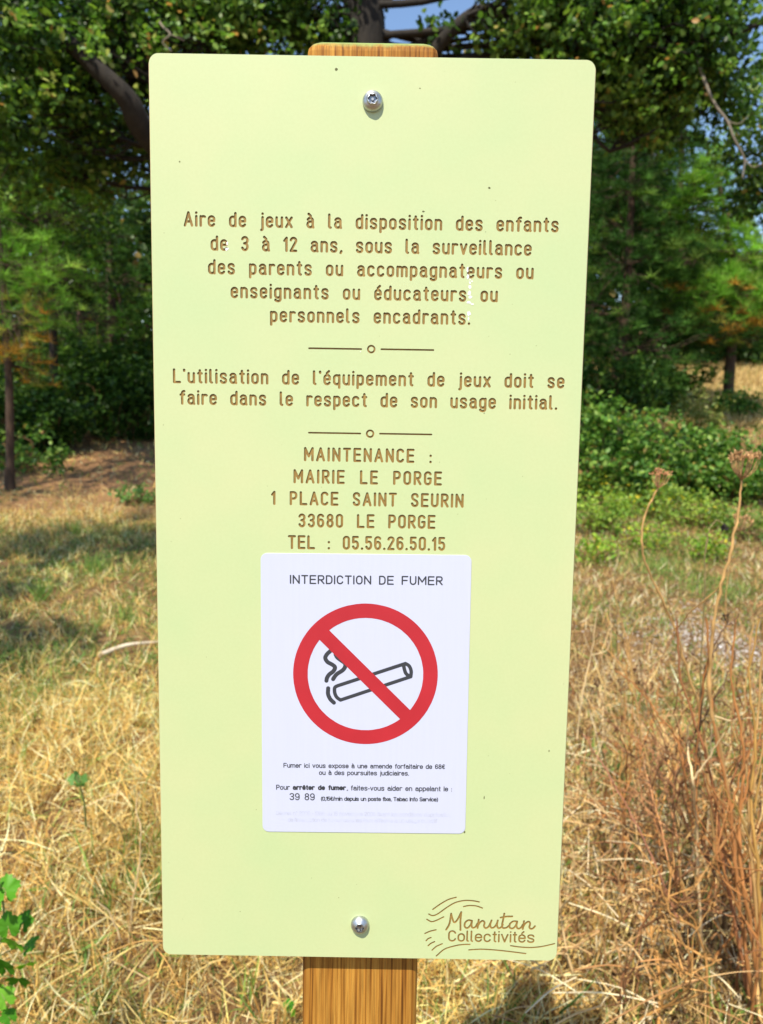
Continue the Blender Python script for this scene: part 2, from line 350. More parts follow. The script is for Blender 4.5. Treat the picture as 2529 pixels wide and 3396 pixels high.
    if ch == '9':
        b = arc(dr, .70, dr, .30, 0, 360, 16); return [b, [(d, .70), (d, dr)]+arc(dr, dr, dr, dr, 0, -155, 8)], d
    if ch == '.': return [[(0, 0), (0, .02)]], 0.0
    if ch == ',': return [[(.05, .03), (0, -.10)]] if din else [[(.03, .02), (0, -.13)]], .05
    if ch == "'": return [[(0, .99), (.01, .91)]], .01
    if ch == ':': return [[(0, 0), (0, .015)], [(0, .52), (0, .535)]], 0.0
    if ch == '-': return [[(0, .36), (.24, .36)]], .24
    if ch == '°': return [arc(.1, .88, .1, .1, 0, 360, 9)], .2
    if ch == '/': return [[(0, -.05), (.28, 1.05)]], .28
    if ch == '(': return [arc(.45, .40, .40, .68, 122, 238, 9)], .22
    if ch == ')': return [arc(-.22, .40, .40, .68, 58, -58, 9)], .18
    if ch == '€': return [arc(.36, .5, .30, .5, 50, 310, 13), [(0, .58), (.45, .58)], [(0, .42), (.42, .42)]], .55
    return [], .3
def text_strokes(txt, A, B, cap, th, k=1.0, din=True, space=1.08, gap=None):
    """strokes of a text whose ink runs from A to B (panel metres, on the baseline); cap, th in metres"""
    A = np.asarray(A, float); B = np.asarray(B, float); d = B-A; L = np.linalg.norm(d); d /= L; u = np.array([-d[1], d[0]])
    s = cap-th; items = [(None, space) if c == ' ' else glyph(c, k, din) for c in txt]
    nsp = txt.count(' '); ng = len(txt)-1-nsp
    wsum = sum(w for g, w in items if g is not None)*s
    # free length shared between letter gaps and word gaps in a fixed proportion
    g = (L-th-wsum)/(len(txt)-1-nsp+nsp*space/.41)
    x = th/2; out = []
    o = A+u*th/2
    for i, (gl, w) in enumerate(items):
        if gl is None: x += g*space/.41; continue
        for st in gl: out.append([o+d*(x+p[0]*s)+u*(p[1]*s) for p in st])
        x += w*s
        if i+1 < len(items) and items[i+1][0] is not None: x += g
        elif i+1 < len(items): x += g*.5
        if i > 0 and items[i-1][0] is None: pass
        if i+1 < len(items) and items[i+1][0] is None: x += g*.5-g*0.0
    return out, x-th/2-L
def text_fit(txt, A, B, cap, th, **kw):
    out, err = text_strokes(txt, A, B, cap, th, **kw)
    P = np.vstack([np.array(s) for s in out]); A = np.asarray(A, float); d = np.asarray(B, float)-A; L = np.linalg.norm(d); d /= L
    t = (P-A)@d; lo, hi = t.min(), t.max(); res = []
    for s in out:
        s = np.array(s); tt = (s-A)@d; new = th/2+(tt-lo)*(L-th)/(hi-lo); res.append(s+np.outer(new-tt, d))
    return res
def contours(strokes, th, step):
    """outlines of the union of round-ended strokes, by marching squares on a distance field"""
    segs = []
    for s in strokes:
        s = np.asarray(s, float)
        if len(s) == 1: s = np.vstack([s, s+1e-6])
        segs.append(np.hstack([s[:-1], s[1:]]))
    S = np.vstack(segs); lo = np.minimum(S[:, :2].min(0), S[:, 2:].min(0))-th; hi = np.maximum(S[:, :2].max(0), S[:, 2:].max(0))+th
    nx, ny = (np.ceil((hi-lo)/step).astype(int)+1); D = np.full((ny, nx), 9.9)
    gx = lo[0]+np.arange(nx)*step; gy = lo[1]+np.arange(ny)*step
    for x0, y0, x1, y1 in S:                 # only the cells round each segment
        i0 = max(0, int((min(x0, x1)-th-lo[0])/step)); i1 = min(nx, int((max(x0, x1)+th-lo[0])/step)+2)
        j0 = max(0, int((min(y0, y1)-th-lo[1])/step)); j1 = min(ny, int((max(y0, y1)+th-lo[1])/step)+2)
        X = gx[None, i0:i1]; Y = gy[j0:j1, None]; dx, dy = x1-x0, y1-y0; l2 = dx*dx+dy*dy+1e-18
        t = np.clip(((X-x0)*dx+(Y-y0)*dy)/l2, 0, 1); q = np.hypot(X-x0-t*dx, Y-y0-t*dy)
        D[j0:j1, i0:i1] = np.minimum(D[j0:j1, i0:i1], q)
    Fd = th/2-D+1e-9; Fd = np.maximum(Fd, -th); I = Fd > 0
    nxt = {}; pos = {}
    code = (I[:-1, :-1]*1+I[:-1, 1:]*2+I[1:, 1:]*4+I[1:, :-1]*8)
    jj, ii = np.nonzero((code > 0) & (code < 15))
    tab = {1: [(3, 0)], 2: [(0, 1)], 3: [(3, 1)], 4: [(1, 2)], 5: [(3, 2), (1, 0)], 6: [(0, 2)], 7: [(3, 2)], 8: [(2, 3)], 9: [(2, 0)], 10: [(0, 3), (2, 1)], 11: [(2, 1)], 12: [(1, 3)], 13: [(1, 0)], 14: [(0, 3)]}
    def ek(j, i, e):
        if e == 0: k = (j, i, 0); a, b = Fd[j, i], Fd[j, i+1]
        elif e == 2: k = (j+1, i, 0); a, b = Fd[j+1, i], Fd[j+1, i+1]
        elif e == 3: k = (j, i, 1); a, b = Fd[j, i], Fd[j+1, i]
        else: k = (j, i+1, 1); a, b = Fd[j, i+1], Fd[j+1, i+1]
        if k not in pos:
            t = a/(a-b); pos[k] = (gx[k[1]]+(t*step if k[2] == 0 else 0), gy[k[0]]+(t*step if k[2] == 1 else 0))
        return k
    for j, i in zip(jj, ii):
        for e0, e1 in tab[int(code[j, i])]: nxt[ek(j, i, e0)] = ek(j, i, e1)
    loops = []
    while nxt:
        k0, k = nxt.popitem(); L = [pos[k0]]
        while k != k0 and k in nxt: L.append(pos[k]); k = nxt.pop(k)
        if len(L) > 5: loops.append(simplify(np.array(L), step*.16))
    return loops
def simplify(P, tol):
    n = len(P); far = int(np.argmax(np.hypot(*(P-P[0]).T))); keep = np.zeros(n, bool); keep[[0, far]] = True
    Q = np.vstack([P, P[:1]]); st = [(0, far), (far, n)]
    while st:
        a, b = st.pop()
        if b-a < 2: continue
        d = Q[b]-Q[a]; l = np.hypot(*d)+1e-15; q = Q[a+1:b]-Q[a]; e = np.abs(d[0]*q[:, 1]-d[1]*q[:, 0])/l; m = int(np.argmax(e))
        if e[m] > tol: m += a+1; keep[m % n] = True; st += [(a, m), (m, b)]
    return P[keep]
def fill(name, loops, extrude=0.0):
    """flat filled sheet (even-odd) of closed loops, optionally with side walls down to -extrude, as a mesh"""
    from mathutils.geometry import delaunay_2d_cdt
    P = np.vstack([np.asarray(L) for L in loops])*1000; E_ = []; k = 0
    for L in loops: n = len(L); E_ += [(k+i, k+(i+1) % n) for i in range(n)]; k += n
    v, e, f, *_ = delaunay_2d_cdt([Vector(p) for p in P], E_, [], 0, 1e-6)
    V = [(p[0]*.001, p[1]*.001, 0) for p in v]; Fs = []
    vv = np.array([(p[0], p[1]) for p in v]); T_ = np.array(f); cen = vv[T_].mean(1); ins = np.zeros(len(cen), bool)
    for L in loops:                           # even-odd count of the loops round each triangle centre
        L = np.asarray(L)*1000; lo, hi = L.min(0), L.max(0); q = np.nonzero(((cen >= lo) & (cen <= hi)).all(1))[0]
        if len(q) == 0: continue
        a, b = L, np.roll(L, -1, 0); c = cen[q]
        cr = ((a[None, :, 1] > c[:, None, 1]) != (b[None, :, 1] > c[:, None, 1])) & (c[:, None, 0] < (b[None, :, 0]-a[None, :, 0])*(c[:, None, 1]-a[None, :, 1])/(b[None, :, 1]-a[None, :, 1]+1e-30)+a[None, :, 0])
        ins[q] ^= (cr.sum(1) % 2 == 1)
    for t in [f[i] for i in np.nonzero(ins)[0]]:
        a, b, c = (v[q] for q in t); Fs.append(tuple(t) if (b-a).cross(c-a) > 0 else tuple(t[::-1]))
    if extrude:
        for L in loops:
            k = len(V); n = len(L); V += [(p[0], p[1], 0) for p in L]+[(p[0], p[1], -extrude) for p in L]
            Fs += [(k+i, k+(i+1) % n, k+n+(i+1) % n, k+n+i) for i in range(n)]
    me = bpy.data.meshes.new(name); me.from_pydata(V, [], Fs); me.update(); return me
def rrect(hw, hh, r, cx=0, cy=0, rot=0, n=10):
    P = []
    for sx, sy, a0 in ((1, 1, 0), (-1, 1, 90), (-1, -1, 180), (1, -1, 270)):
        for a in np.radians(np.linspace(a0, a0+90, n)): P.append((sx*(hw-r)+r*math.cos(a), sy*(hh-r)+r*math.sin(a)))
    P = np.array(P); c, s = math.cos(rot), math.sin(rot)
    return P@np.array([[c, s], [-s, c]])+np.array([cx, cy])
def loft(name, rings, cap=True):
    """closed rings [(Nx2, z)] joined by quads, capped front and back"""
    bm = bmesh.new(); R_ = [[bm.verts.new((*p, z)) for p in P] for P, z in rings]; n = len(R_[0])
    for a, b in zip(R_, R_[1:]):
        for i in range(n): bm.faces.new((a[i], a[(i+1) % n], b[(i+1) % n], b[i]))
    if cap: bm.faces.new(R_[0][::-1]); bm.faces.new(R_[-1])
    bm.normal_update(); me = bpy.data.meshes.new(name); bm.to_mesh(me); bm.free(); return me

# ------------------------------------------------------------------ the sign
TH = .012; DEP = .0008
def build_sign():
    base = PC - AY*0 - AZ*(TH+.045); t = (base[2]-0.0)/AY[2]; foot = base-AY*t; foot[2] = float(ground_z(foot[0], foot[1]))
    root = empty('information_sign', foot)
    tag(root, 'tall pale lime playground rules panel bolted to a square wooden post', 'sign')
    def part(name, me, m, parent=root, z=0.0):
        o = link(name, me, m, parent)
        if parent is root:
            o.location = Vector(PC-foot)+PM@Vector((0, 0, z)); o.rotation_euler = PM.to_euler()
        else: o.location = (0, 0, z)
        return o
    # post: 90 mm square, long edges eased, top rounded over
    hw = .045; yt = H2+.0172; yb = -(t+.25)
    bm = bmesh.new(); ring = []
    prof = [(0.0, .0), (.004, .0), (.0125, .0), (1, .0)]
    def sect(inset, y):
        r = .006; P = []
        for sx, sz, a0 in ((1, 1, 0), (-1, 1, 90), (-1, -1, 180), (1, -1, 270)):
            for a in np.radians(np.linspace(a0, a0+90, 5)): P.append(bm.verts.new((sx*(hw-inset-r)+r*math.cos(a), y, -TH-hw+sz*(hw-inset-r)+r*math.sin(a))))
        return P
    rings = [sect(0, yb), sect(0, yt-.0085)]+[sect(.0095*(1-math.cos(a)), yt-.0085+.0085*math.sin(a)) for a in np.radians([20, 40, 60, 75, 88])]
    n = len(rings[0])
    for a, b in zip(rings, rings[1:]):
        for i in range(n): bm.faces.new((a[i], b[i], b[(i+1) % n], a[(i+1) % n]))
    bm.faces.new(rings[-1]); bm.faces.new(rings[0][::-1]); bmesh.ops.recalc_face_normals(bm, faces=bm.faces)
    me = bpy.data.meshes.new('post'); bm.to_mesh(me); bm.free()
    part('post', me, WOOD)
    # panel core, with the bright machined chamfer round its front
    rad = .0072; ch = .0009
    core = part('panel', loft('panel', [(rrect(W2-.0006, H2-.0006, rad), -TH), (rrect(W2, H2, rad), -TH+.0006), (rrect(W2, H2, rad), -DEP-ch-.0004), (rrect(W2-ch, H2-ch, rad-ch), -DEP-.0004), (rrect(W2-ch, H2-ch, rad-ch), -DEP-.00005)]), EDGE)
    holes = []; eng = []
    capm = .0104; tw = .00172
    for txt, x0, y0, x1, y1, cap in [
        ("Aire de jeux à la disposition des enfants", 608.7, 751.5, 1851.4, 771.5, 51.5),
        ("de 3 à 12 ans, sous la surveillance", 697.7, 831.7, 1762, 849.5, 51.3),
        ("des parents ou accompagnateurs ou", 689.2, 910, 1768.4, 927, 51),
        ("enseignants ou éducateurs ou", 764.2, 989.3, 1649.7, 1002.9, 50.6),
        ("personnels encadrants.", 894.7, 1069, 1558.6, 1078.3, 50.3),
        ("L'utilisation de l'équipement de jeux doit se", 573, 1271, 1870.8, 1289.2, 49.6),
        ("faire dans le respect de son usage initial.", 595, 1342.2, 1847, 1360, 49.2),
        ("MAINTENANCE :", 1007.3, 1529.7, 1431, 1536.7, 47.4),
        ("MAIRIE LE PORGE", 972.5, 1603, 1464.6, 1610.8, 47.2),
        ("1 PLACE SAINT SEURIN", 898.4, 1674.5, 1536.5, 1684.5, 47),
        ("33680 LE PORGE", 989, 1749.4, 1443.2, 1754.7, 46.8),
        ("TEL : 05.56.26.50.15", 954.2, 1821, 1475.9, 1827.5, 46.6)]:
        A, B = pan(x0, y0), pan(x1, y1); xm, ym = (x0+x1)/2, (y0+y1)/2
        c = np.linalg.norm(pan(xm, ym)-pan(xm, ym-cap))
        st = text_fit(txt, A, B, c, tw)
        L = contours(st, tw, .00016); holes += L; eng.append(('engraved_line', 'brown engraved line reading '+txt, st))
    for y, cxy, xa, xb, xc, xd, dy in ((1156.4, (1230.5, 1157.9), 1024.5, 1197.3, 1264, 1436.5, 3.5), (1436.5, (1226.7, 1438.4), 1024, 1194, 1259.5, 1430, 3.5)):
        s = [[pan(xa, y-1.5), pan(xb, y+1.3)]]; q = [[pan(xc, y+1.8), pan(xd, y+4.6)]]
        c = pan(*cxy); rr = .0023; ci = [[(c[0]+rr*math.cos(a), c[1]+rr*math.sin(a)) for a in np.linspace(0, 2*math.pi, 33)]]
        for nm, st, w_ in (('engraved_rule', s, .0012), ('engraved_rule', q, .0012), ('engraved_ring', ci, .0013)):
            L = contours(st, w_, .00012); holes += L; eng.append((nm, None, st))
    # maker's logo, bottom right
    lg = lambda P: [pan(1350+x/3.0036, 2950+y/3.0036) for x, y in P]
    sw = [[(255, 198), (330, 145), (410, 100), (487, 78)], [(215, 245), (250, 260), (300, 245), (400, 175), (480, 130), (570, 110), (650, 112), (716, 124)],
          [(562, 170), (620, 160), (690, 165), (748, 185)], [(195, 297), (240, 320), (290, 308), (362, 273)], [(176, 438), (230, 415), (286, 402)],
          [(188, 510), (208, 490), (236, 479)], [(208, 560), (235, 537), (272, 520)], [(248, 604), (290, 567), (348, 541)],
          [(290, 662), (370, 595), (480, 560), (560, 548), (624, 547)], [(614, 602), (740, 595), (900, 605), (1050, 622), (1180, 638)],
          [(1030, 560), (1120, 573), (1230, 578), (1340, 568), (1466, 540)]]
    st = [smoothline(lg(s), 5) for s in sw]; holes += contours(st, .00105, .00012); eng.append(('engraved_swoosh', 'engraved swooping lines round the maker\'s name', st))
    mn = [[(388, 400), (420, 340), (437, 240)], [(437, 240), (450, 290), (468, 328), (500, 300), (538, 225)], [(538, 225), (530, 310), (530, 405)],
          [(645, 312), (610, 306), (577, 330), (572, 368), (598, 385), (630, 355), (645, 312)], [(645, 312), (640, 355), (652, 382), (680, 372), (698, 340)],
          [(712, 300), (706, 340), (700, 385)], [(703, 362), (725, 328), (752, 312), (770, 330), (764, 365), (782, 386), (810, 370), (830, 330), (840, 308)],
          [(840, 308), (826, 350), (838, 382), (868, 374), (892, 340), (902, 308)], [(902, 308), (894, 355), (908, 386), (935, 376), (952, 350)],
          [(967, 240), (955, 300), (945, 350), (952, 382), (985, 382), (1012, 362)], [(930, 280), (985, 270), (1045, 268)],
          [(1095, 318), (1055, 318), (1022, 345), (1022, 380), (1052, 388), (1080, 360), (1095, 318)], [(1095, 318), (1088, 362), (1102, 390), (1130, 382), (1150, 352)],
          [(1163, 315), (1155, 360), (1150, 395)], [(1153, 375), (1175, 340), (1208, 320), (1224, 340), (1216, 375), (1232, 393), (1255, 385), (1272, 365)]]
    st = [smoothline(lg(s), 5) for s in mn]; holes += contours(st, .0014, .00012); eng.append(('engraved_name', 'brown engraved handwriting Manutan', st))
    A, B = lg([(405, 519)])[0], lg([(1266, 534)])[0]; c = np.linalg.norm(lg([(600, 405)])[0]-lg([(600, 519)])[0])
    st = text_fit("Collectivités", A, B, c, .00128, k=1.35, din=True); holes += contours(st, .00128, .00012); eng.append(('engraved_name', 'brown engraved word Collectivités', st))
    me = fill('face', [rrect(W2-ch, H2-ch, rad-ch)]+holes, DEP)
    me.materials.append(PANEL); me.materials.append(CORE)
    ix = np.zeros(len(me.polygons), np.int32)
    for p in me.polygons: ix[p.index] = 0 if abs(p.normal.z) > .5 else 1
    me.polygons.foreach_set('material_index', ix)
    face = part('face_laminate', me, [], core, 0)
    for nm, lab, st in eng:                   # the brown groove floors, one per engraved line
        w_ = {'engraved_line': tw, 'engraved_rule': .0012, 'engraved_ring': .0013, 'engraved_swoosh': .00105, 'engraved_name': .0014}[nm]
        o = part(nm, fill(nm, contours(st, w_+.0003, .0002)), CORE, core, -DEP+.00012)
        if lab: o['label'] = lab
    # bolts: domed heads with a six-lobed socket
    for (px, py, r) in ((1235.3, 338, .00685), (1192.8, 3064, .0068)):
        c = pan(px, py); prof = []
        for a in np.radians([0, 8, 20, 35, 50, 62]): prof.append((r*math.cos(a)**.9, .0010+.0044*math.sin(a)))
        rr = .0031; nS = 36
        bm = bmesh.new(); rings = []
        def circ(rad_, z, lobes=False):
            return [bm.verts.new(((rad_*(1+(.13*math.cos(6*q) if lobes else 0)))*math.cos(q), (rad_*(1+(.13*math.cos(6*q) if lobes else 0)))*math.sin(q), z)) for q in np.arange(nS)*2*math.pi/nS]
        rings.append(circ(r, 0)); rings += [circ(*p) for p in prof]
        zt = prof[-1][1]+.0003; rings.append(circ(rr+.0004, zt)); rings.append(circ(rr-.0001, zt-.00012, True))
        for a, b in zip(rings, rings[1:]):
            for i in range(nS): bm.faces.new((a[i], a[(i+1) % nS], b[(i+1) % nS], b[i]))
        me = bpy.data.meshes.new('bolt'); bm.to_mesh(me); bm.free()
        for p in me.polygons: p.use_smooth = True
        b = link('bolt', me, STEEL, root); b.location = Vector(PC-foot)+PM@Vector((c[0], c[1], 0)); b.rotation_euler = PM.to_euler()
        bm = bmesh.new(); a = circ(rr-.0001, zt-.00012, True); d = circ(rr-.0005, zt-.0022, True)
        for i in range(nS): bm.faces.new((a[i], a[(i+1) % nS], d[(i+1) % nS], d[i]))
        bm.faces.new(d); pin = circ(.0010, zt-.0021); pt = circ(.0009, zt-.0009)
        for i in range(nS): bm.faces.new((pin[i], pin[(i+1) % nS], pt[(i+1) % nS], pt[i]))
        bm.faces.new(pt); me = bpy.data.meshes.new('socket'); bm.to_mesh(me); bm.free()
        link('socket', me, SOCK, b)
        b['label'] = 'domed steel bolt near the %s of the panel' % ('top' if py < 1000 else 'bottom')
    # no smoking sticker
    S_ = 2.065; so = lambda x, y: (820+x/S_, 1780+y/S_); sp_ = lambda x, y: pan(*so(x, y))
    tl, tr, br, bl = pan(867, 1833.5), pan(1564.2, 1841), pan(1540.8, 2764), pan(867.5, 2757)
    cx, cy = (tl+tr+br+bl)/4; wd = (np.linalg.norm(tr-tl)+np.linalg.norm(br-bl))/2; hd = (np.linalg.norm(bl-tl)+np.linalg.norm(br-tr))/2
    rot = math.atan2(*(tr-tl+br-bl)[::-1])
    zb = .0000; ts = .00035
    stk = part('sticker', loft('sticker', [(rrect(wd/2, hd/2, .0048, cx, cy, rot), .00002), (rrect(wd/2, hd/2, .0048, cx, cy, rot), ts), (rrect(wd/2-.0001, hd/2-.0001, .0047, cx, cy, rot), ts+.00005)]), STICK)
    stk['label'] = 'white rounded sticker announcing the smoking ban'
    zi = ts+.00005
    # cigarette first, ring and bar above it
    sl = lambda P: [sp_(*p) for p in P]; cig = [
        smoothline(sl([(572, 778), (546, 802), (533, 828), (548, 856), (580, 874), (600, 893), (588, 920), (560, 942), (545, 965), (541, 985)]), 4),
        smoothline(sl([(604, 806), (616, 826), (642, 846), (668, 866), (668, 892), (650, 915), (615, 937), (597, 957), (587, 974)]), 4),
        smoothline(sl([(553, 1036), (552, 1075), (567, 1110), (592, 1135)]), 4)]
    body = [sl([(618, 1019), (1082, 867)]), sl([(637, 1117), (1118, 957)]), smoothline(sl([(618, 1019), (598, 1032), (598, 1068), (612, 1098), (637, 1117)]), 4),
            smoothline(sl([(1082, 867), (1108, 885), (1121, 920), (1118, 957)]), 4), smoothline(sl([(1082, 867), (1070, 880), (1080, 925), (1095, 945), (1118, 957)]), 4)]
    p1 = part('smoke_symbol', fill('smoke_symbol', contours(cig, .0030, .00025)), BLACKP, stk, zi+.00005)
    p2 = part('cigarette_symbol', fill('cigarette_symbol', contours(body, .0026, .00025)), BLACKP, stk, zi+.00006)
    c = sp_(808, 942); ro = np.linalg.norm(sp_(313, 942)-sp_(1303, 942))/2; ri = np.linalg.norm(sp_(412, 942)-sp_(1203, 942))/2
    ringst = [[(c[0]+(ro+ri)/2*math.cos(a), c[1]+(ro+ri)/2*math.sin(a)) for a in np.linspace(0, 2*math.pi, 97)]]
    part('prohibition_ring', fill('prohibition_ring', contours(ringst, ro-ri, .0006)), REDP, stk, zi+.00010)
    a, b = sp_(530, 675), sp_(1083, 1220); d = (b-a)/np.linalg.norm(b-a); nn = np.array([-d[1], d[0]]); hwb = .0050
    e = .004; bar = np.array([a-d*e+nn*hwb, a-d*e-nn*hwb, b+d*e-nn*hwb, b+d*e+nn*hwb])
    part('prohibition_bar', fill('prohibition_bar', [bar]), REDP, stk, zi+.00013)
    def prt(txt, x0, y0, x1, y1, cap, th, k=1.3, m=BLACKP, nm='printed_line', join=None):
        c_ = np.linalg.norm(sp_((x0+x1)/2, y0)-sp_((x0+x1)/2, y0-cap)); th_ = th/S_/4.75*.001
        return contours(text_fit(txt, sp_(x0, y0), sp_(x1, y1), c_, th_, k=k, din=False, space=.95), th_, max(th_/6, .00009))
    def pline(L, m=BLACKP, lab=None, nm='printed_line'):
        o = part(nm, fill(nm, L), m, stk, zi+.00007)
        if lab: o['label'] = lab
    pline(prt("INTERDICTION DE FUMER", 291, 322, 1337, 332, 62, 9.8, 1.5), lab='printed heading reading INTERDICTION DE FUMER', nm='printed_heading')
    pline(prt("Fumer ici vous expose à une amende forfaitaire de 68€", 247, 1580, 1352, 1590, 33, 6.2, 1.33), lab='printed line about the fine of 68 euros')
    pline(prt("ou à des poursuites judiciaires.", 490, 1630, 1106, 1635, 33, 6.2, 1.33), lab='printed line about judicial proceedings')
    pline(prt("Pour", 197, 1731, 292, 1732, 35, 6.4, 1.33)+prt("arrêter de fumer", 310, 1732, 676, 1735, 35, 10.0, 1.33)+prt("faites-vous aider en appelant le :", 708, 1736, 1400, 1743, 35, 6.4, 1.33)+prt(",.", 680, 1736, 690, 1736, 35, 5.4)[:1], lab='printed line with bold words arrêter de fumer')
    pline(prt("39 89", 289, 1802, 461, 1804, 49, 7.5, 1.5), lab='printed telephone number 39 89')
    pline(prt("(0,15€/min depuis un poste fixe, Tabac Info Service)", 503, 1806, 1305, 1812, 29, 6.2, 1.35), lab='small printed line in brackets')
    pline(prt("Décret n° 2006 - 1386 du 15 novembre 2006 fixant les conditions d'application", 197, 1903, 1393, 1917, 28, 4.4, 1.35), FADEP, 'washed-out upper line of print at the foot of the sticker')
    pline(prt("de l'interdiction de fumer dans les lieux affectés à un usage collectif", 277, 1949, 1300, 1957, 28, 4.4, 1.35), FADEP, 'washed-out lower line of print at the foot of the sticker')
    # dried bird droppings and specks of dirt
    def blobs(cs, seed, rough=.35):
        r_ = np.random.default_rng(seed); L = []
        for x, y, rx, ry in cs:
            p = pan(x, y); a = np.linspace(0, 2*math.pi, 14, endpoint=False); q = 1+rough*r_.uniform(-1, 1, 14)
            L.append(np.c_[p[0]+rx*q*np.cos(a), p[1]+ry*q*np.sin(a)])
        return L
    zz = lambda x, y: (1240+x/2.36, 680+y/2.36)
    cs = [(*zz(731, 505), .0007, .0019), (*zz(733, 560), .0008, .0016), (*zz(758, 596), .0015, .0005), (*zz(750, 600), .0007, .0016), (*zz(750, 640), .0009, .0013), (*zz(742, 690), .0011, .0016),
          (*zz(752, 720), .0012, .0010), (*zz(740, 762), .0017, .0008), (*zz(770, 775), .0011, .0005), (*zz(742, 850), .0014, .0016), (*zz(738, 890), .0006, .0012),
          (560+452/2.36, 680+345/2.36, .0012, .0009), (560+455/2.36, 680+300/2.36, .0006, .0012), (1195, 1166, .0003, .0003)]
    me = fill('bird_dropping', blobs(cs, 3)); o = part('bird_dropping', me, DROP, core, .00012); o['kind'] = 'stuff'
    rs = np.random.default_rng(5); cs = [(1114.5, 230.5, .00105, .0009), (1622, 623.5, .0008, .0007), (595, 536, .0005, .0005), (1240+385/2.36, 680+50/2.36, .0009, .0005), (1392, 293, .0005, .0004), (1605, 1370, .0004, .0004), (1820, 2490, .0004, .0008), (1605, 2645, .0004, .0012), (1540, 2760, .0006, .0008)]
    cs += [(rs.uniform(540, 1880), rs.uniform(220, 3050), *(rs.uniform(.00012, .00032, 2))) for _ in range(45)]
    o = part('dirt_speck', fill('dirt_speck', blobs(cs, 8, .25)), SPECK, core, .0001); o['kind'] = 'stuff'
    return foot
FOOT = build_sign()

# ------------------------------------------------------------------ vegetation templates
LEAF_V = [(0, 0, 0), (-.26, .30, .06), (-.30, .70, .05), (0, 1, -.04), (.30, .70, .05), (.26, .30, .06)]
LEAF_F = [(0, 3, 2, 1), (0, 5, 4, 3)]
def pick(pal, n, jit=.18):
    """pal: [(weight, rgb)] -> (n,3) colours with brightness jitter"""
    w = np.array([p[0] for p in pal], float); w /= w.sum(); c = np.array([p[1] for p in pal], float)
    i = rng.choice(len(pal), n, p=w); return np.clip(c[i]*(1+jit*rng.normal(size=(n, 1))), .004, .9)
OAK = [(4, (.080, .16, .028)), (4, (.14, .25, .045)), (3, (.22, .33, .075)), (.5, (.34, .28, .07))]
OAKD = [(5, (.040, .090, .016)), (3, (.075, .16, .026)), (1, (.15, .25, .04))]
PINE = [(5, (.14, .32, .035)), (3, (.24, .46, .06)), (1.5, (.34, .52, .09)), (.35, (.38, .20, .04))]
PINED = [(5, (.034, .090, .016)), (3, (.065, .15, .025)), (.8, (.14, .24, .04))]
PRUST = [(2.4, (.44, .24, .04)), (2, (.30, .30, .05)), (4, (.13, .26, .04))]
BRAM = [(4, (.075, .17, .030)), (4, (.14, .28, .045)), (2.5, (.25, .38, .07)), (.4, (.40, .30, .08))]

def leaf_cloud(centres, per, spread, size, pal, tilt=None):
    C = np.repeat(np.asarray(centres, float), per, axis=0); n = len(C)
    off = rng.normal(size=(n, 3)); off *= (rng.uniform(.2, 1, n)**.5/np.linalg.norm(off, axis=1))[:, None]
    T = C+off*np.array(spread)*rng.uniform(.5, 1.2, (len(centres), 1)).repeat(per, 0)
    s = size*rng.uniform(.65, 1.25, n); S = np.c_[s, s, s]
    tone = np.repeat(rng.uniform(.8, 1.2, len(centres)), per)[:, None]
    return inst_np(LEAF_V, LEAF_F, rand_rot(n, tilt), T, S, pick(pal, n)*tone)
def tuft_cloud(centres, per, length, width, pal):
    """needle tufts: each needle a long thin triangle radiating from the twig, mostly upward"""
    C = np.repeat(np.asarray(centres, float), per, axis=0); n = len(C)
    Rm = rand_rot(n, 1.9); S = np.c_[np.full(n, width), np.full(n, width), length*rng.uniform(.6, 1.15, n)]
    tone = np.repeat(rng.uniform(.75, 1.25, len(centres)), per)[:, None]
    base = np.repeat(pick(pal, len(centres), .12), per, axis=0)
    return inst_np([(-.5, 0, .05), (.5, 0, .05), (0, .3, 1)], [(0, 1, 2)], Rm, C, S, base*tone)
def blob_points(c, r, n, hollow=.45):
    d = rng.normal(size=(n, 3)); d /= np.linalg.norm(d, axis=1)[:, None]
    rad = (hollow+(1-hollow)*rng.uniform(0, 1, n)**.6)[:, None]
    return np.asarray(c)+d*rad*np.asarray(r)
def merge(parts):
    V, Fc, C, k = [], [], [], 0
    for v, f, c in parts: V.append(v); Fc.append(f+k); C.append(c); k += len(v)
    return np.vstack(V), np.vstack(Fc), np.vstack(C)
def wobble(a, b, n=6, amp=.1):
    a, b = np.asarray(a, float), np.asarray(b, float); t = np.linspace(0, 1, n)[:, None]
    P = a+(b-a)*t; P[1:-1] += rng.normal(size=(n-2, 3))*amp*np.linalg.norm(b-a)/4; return smoothline(P, 3)
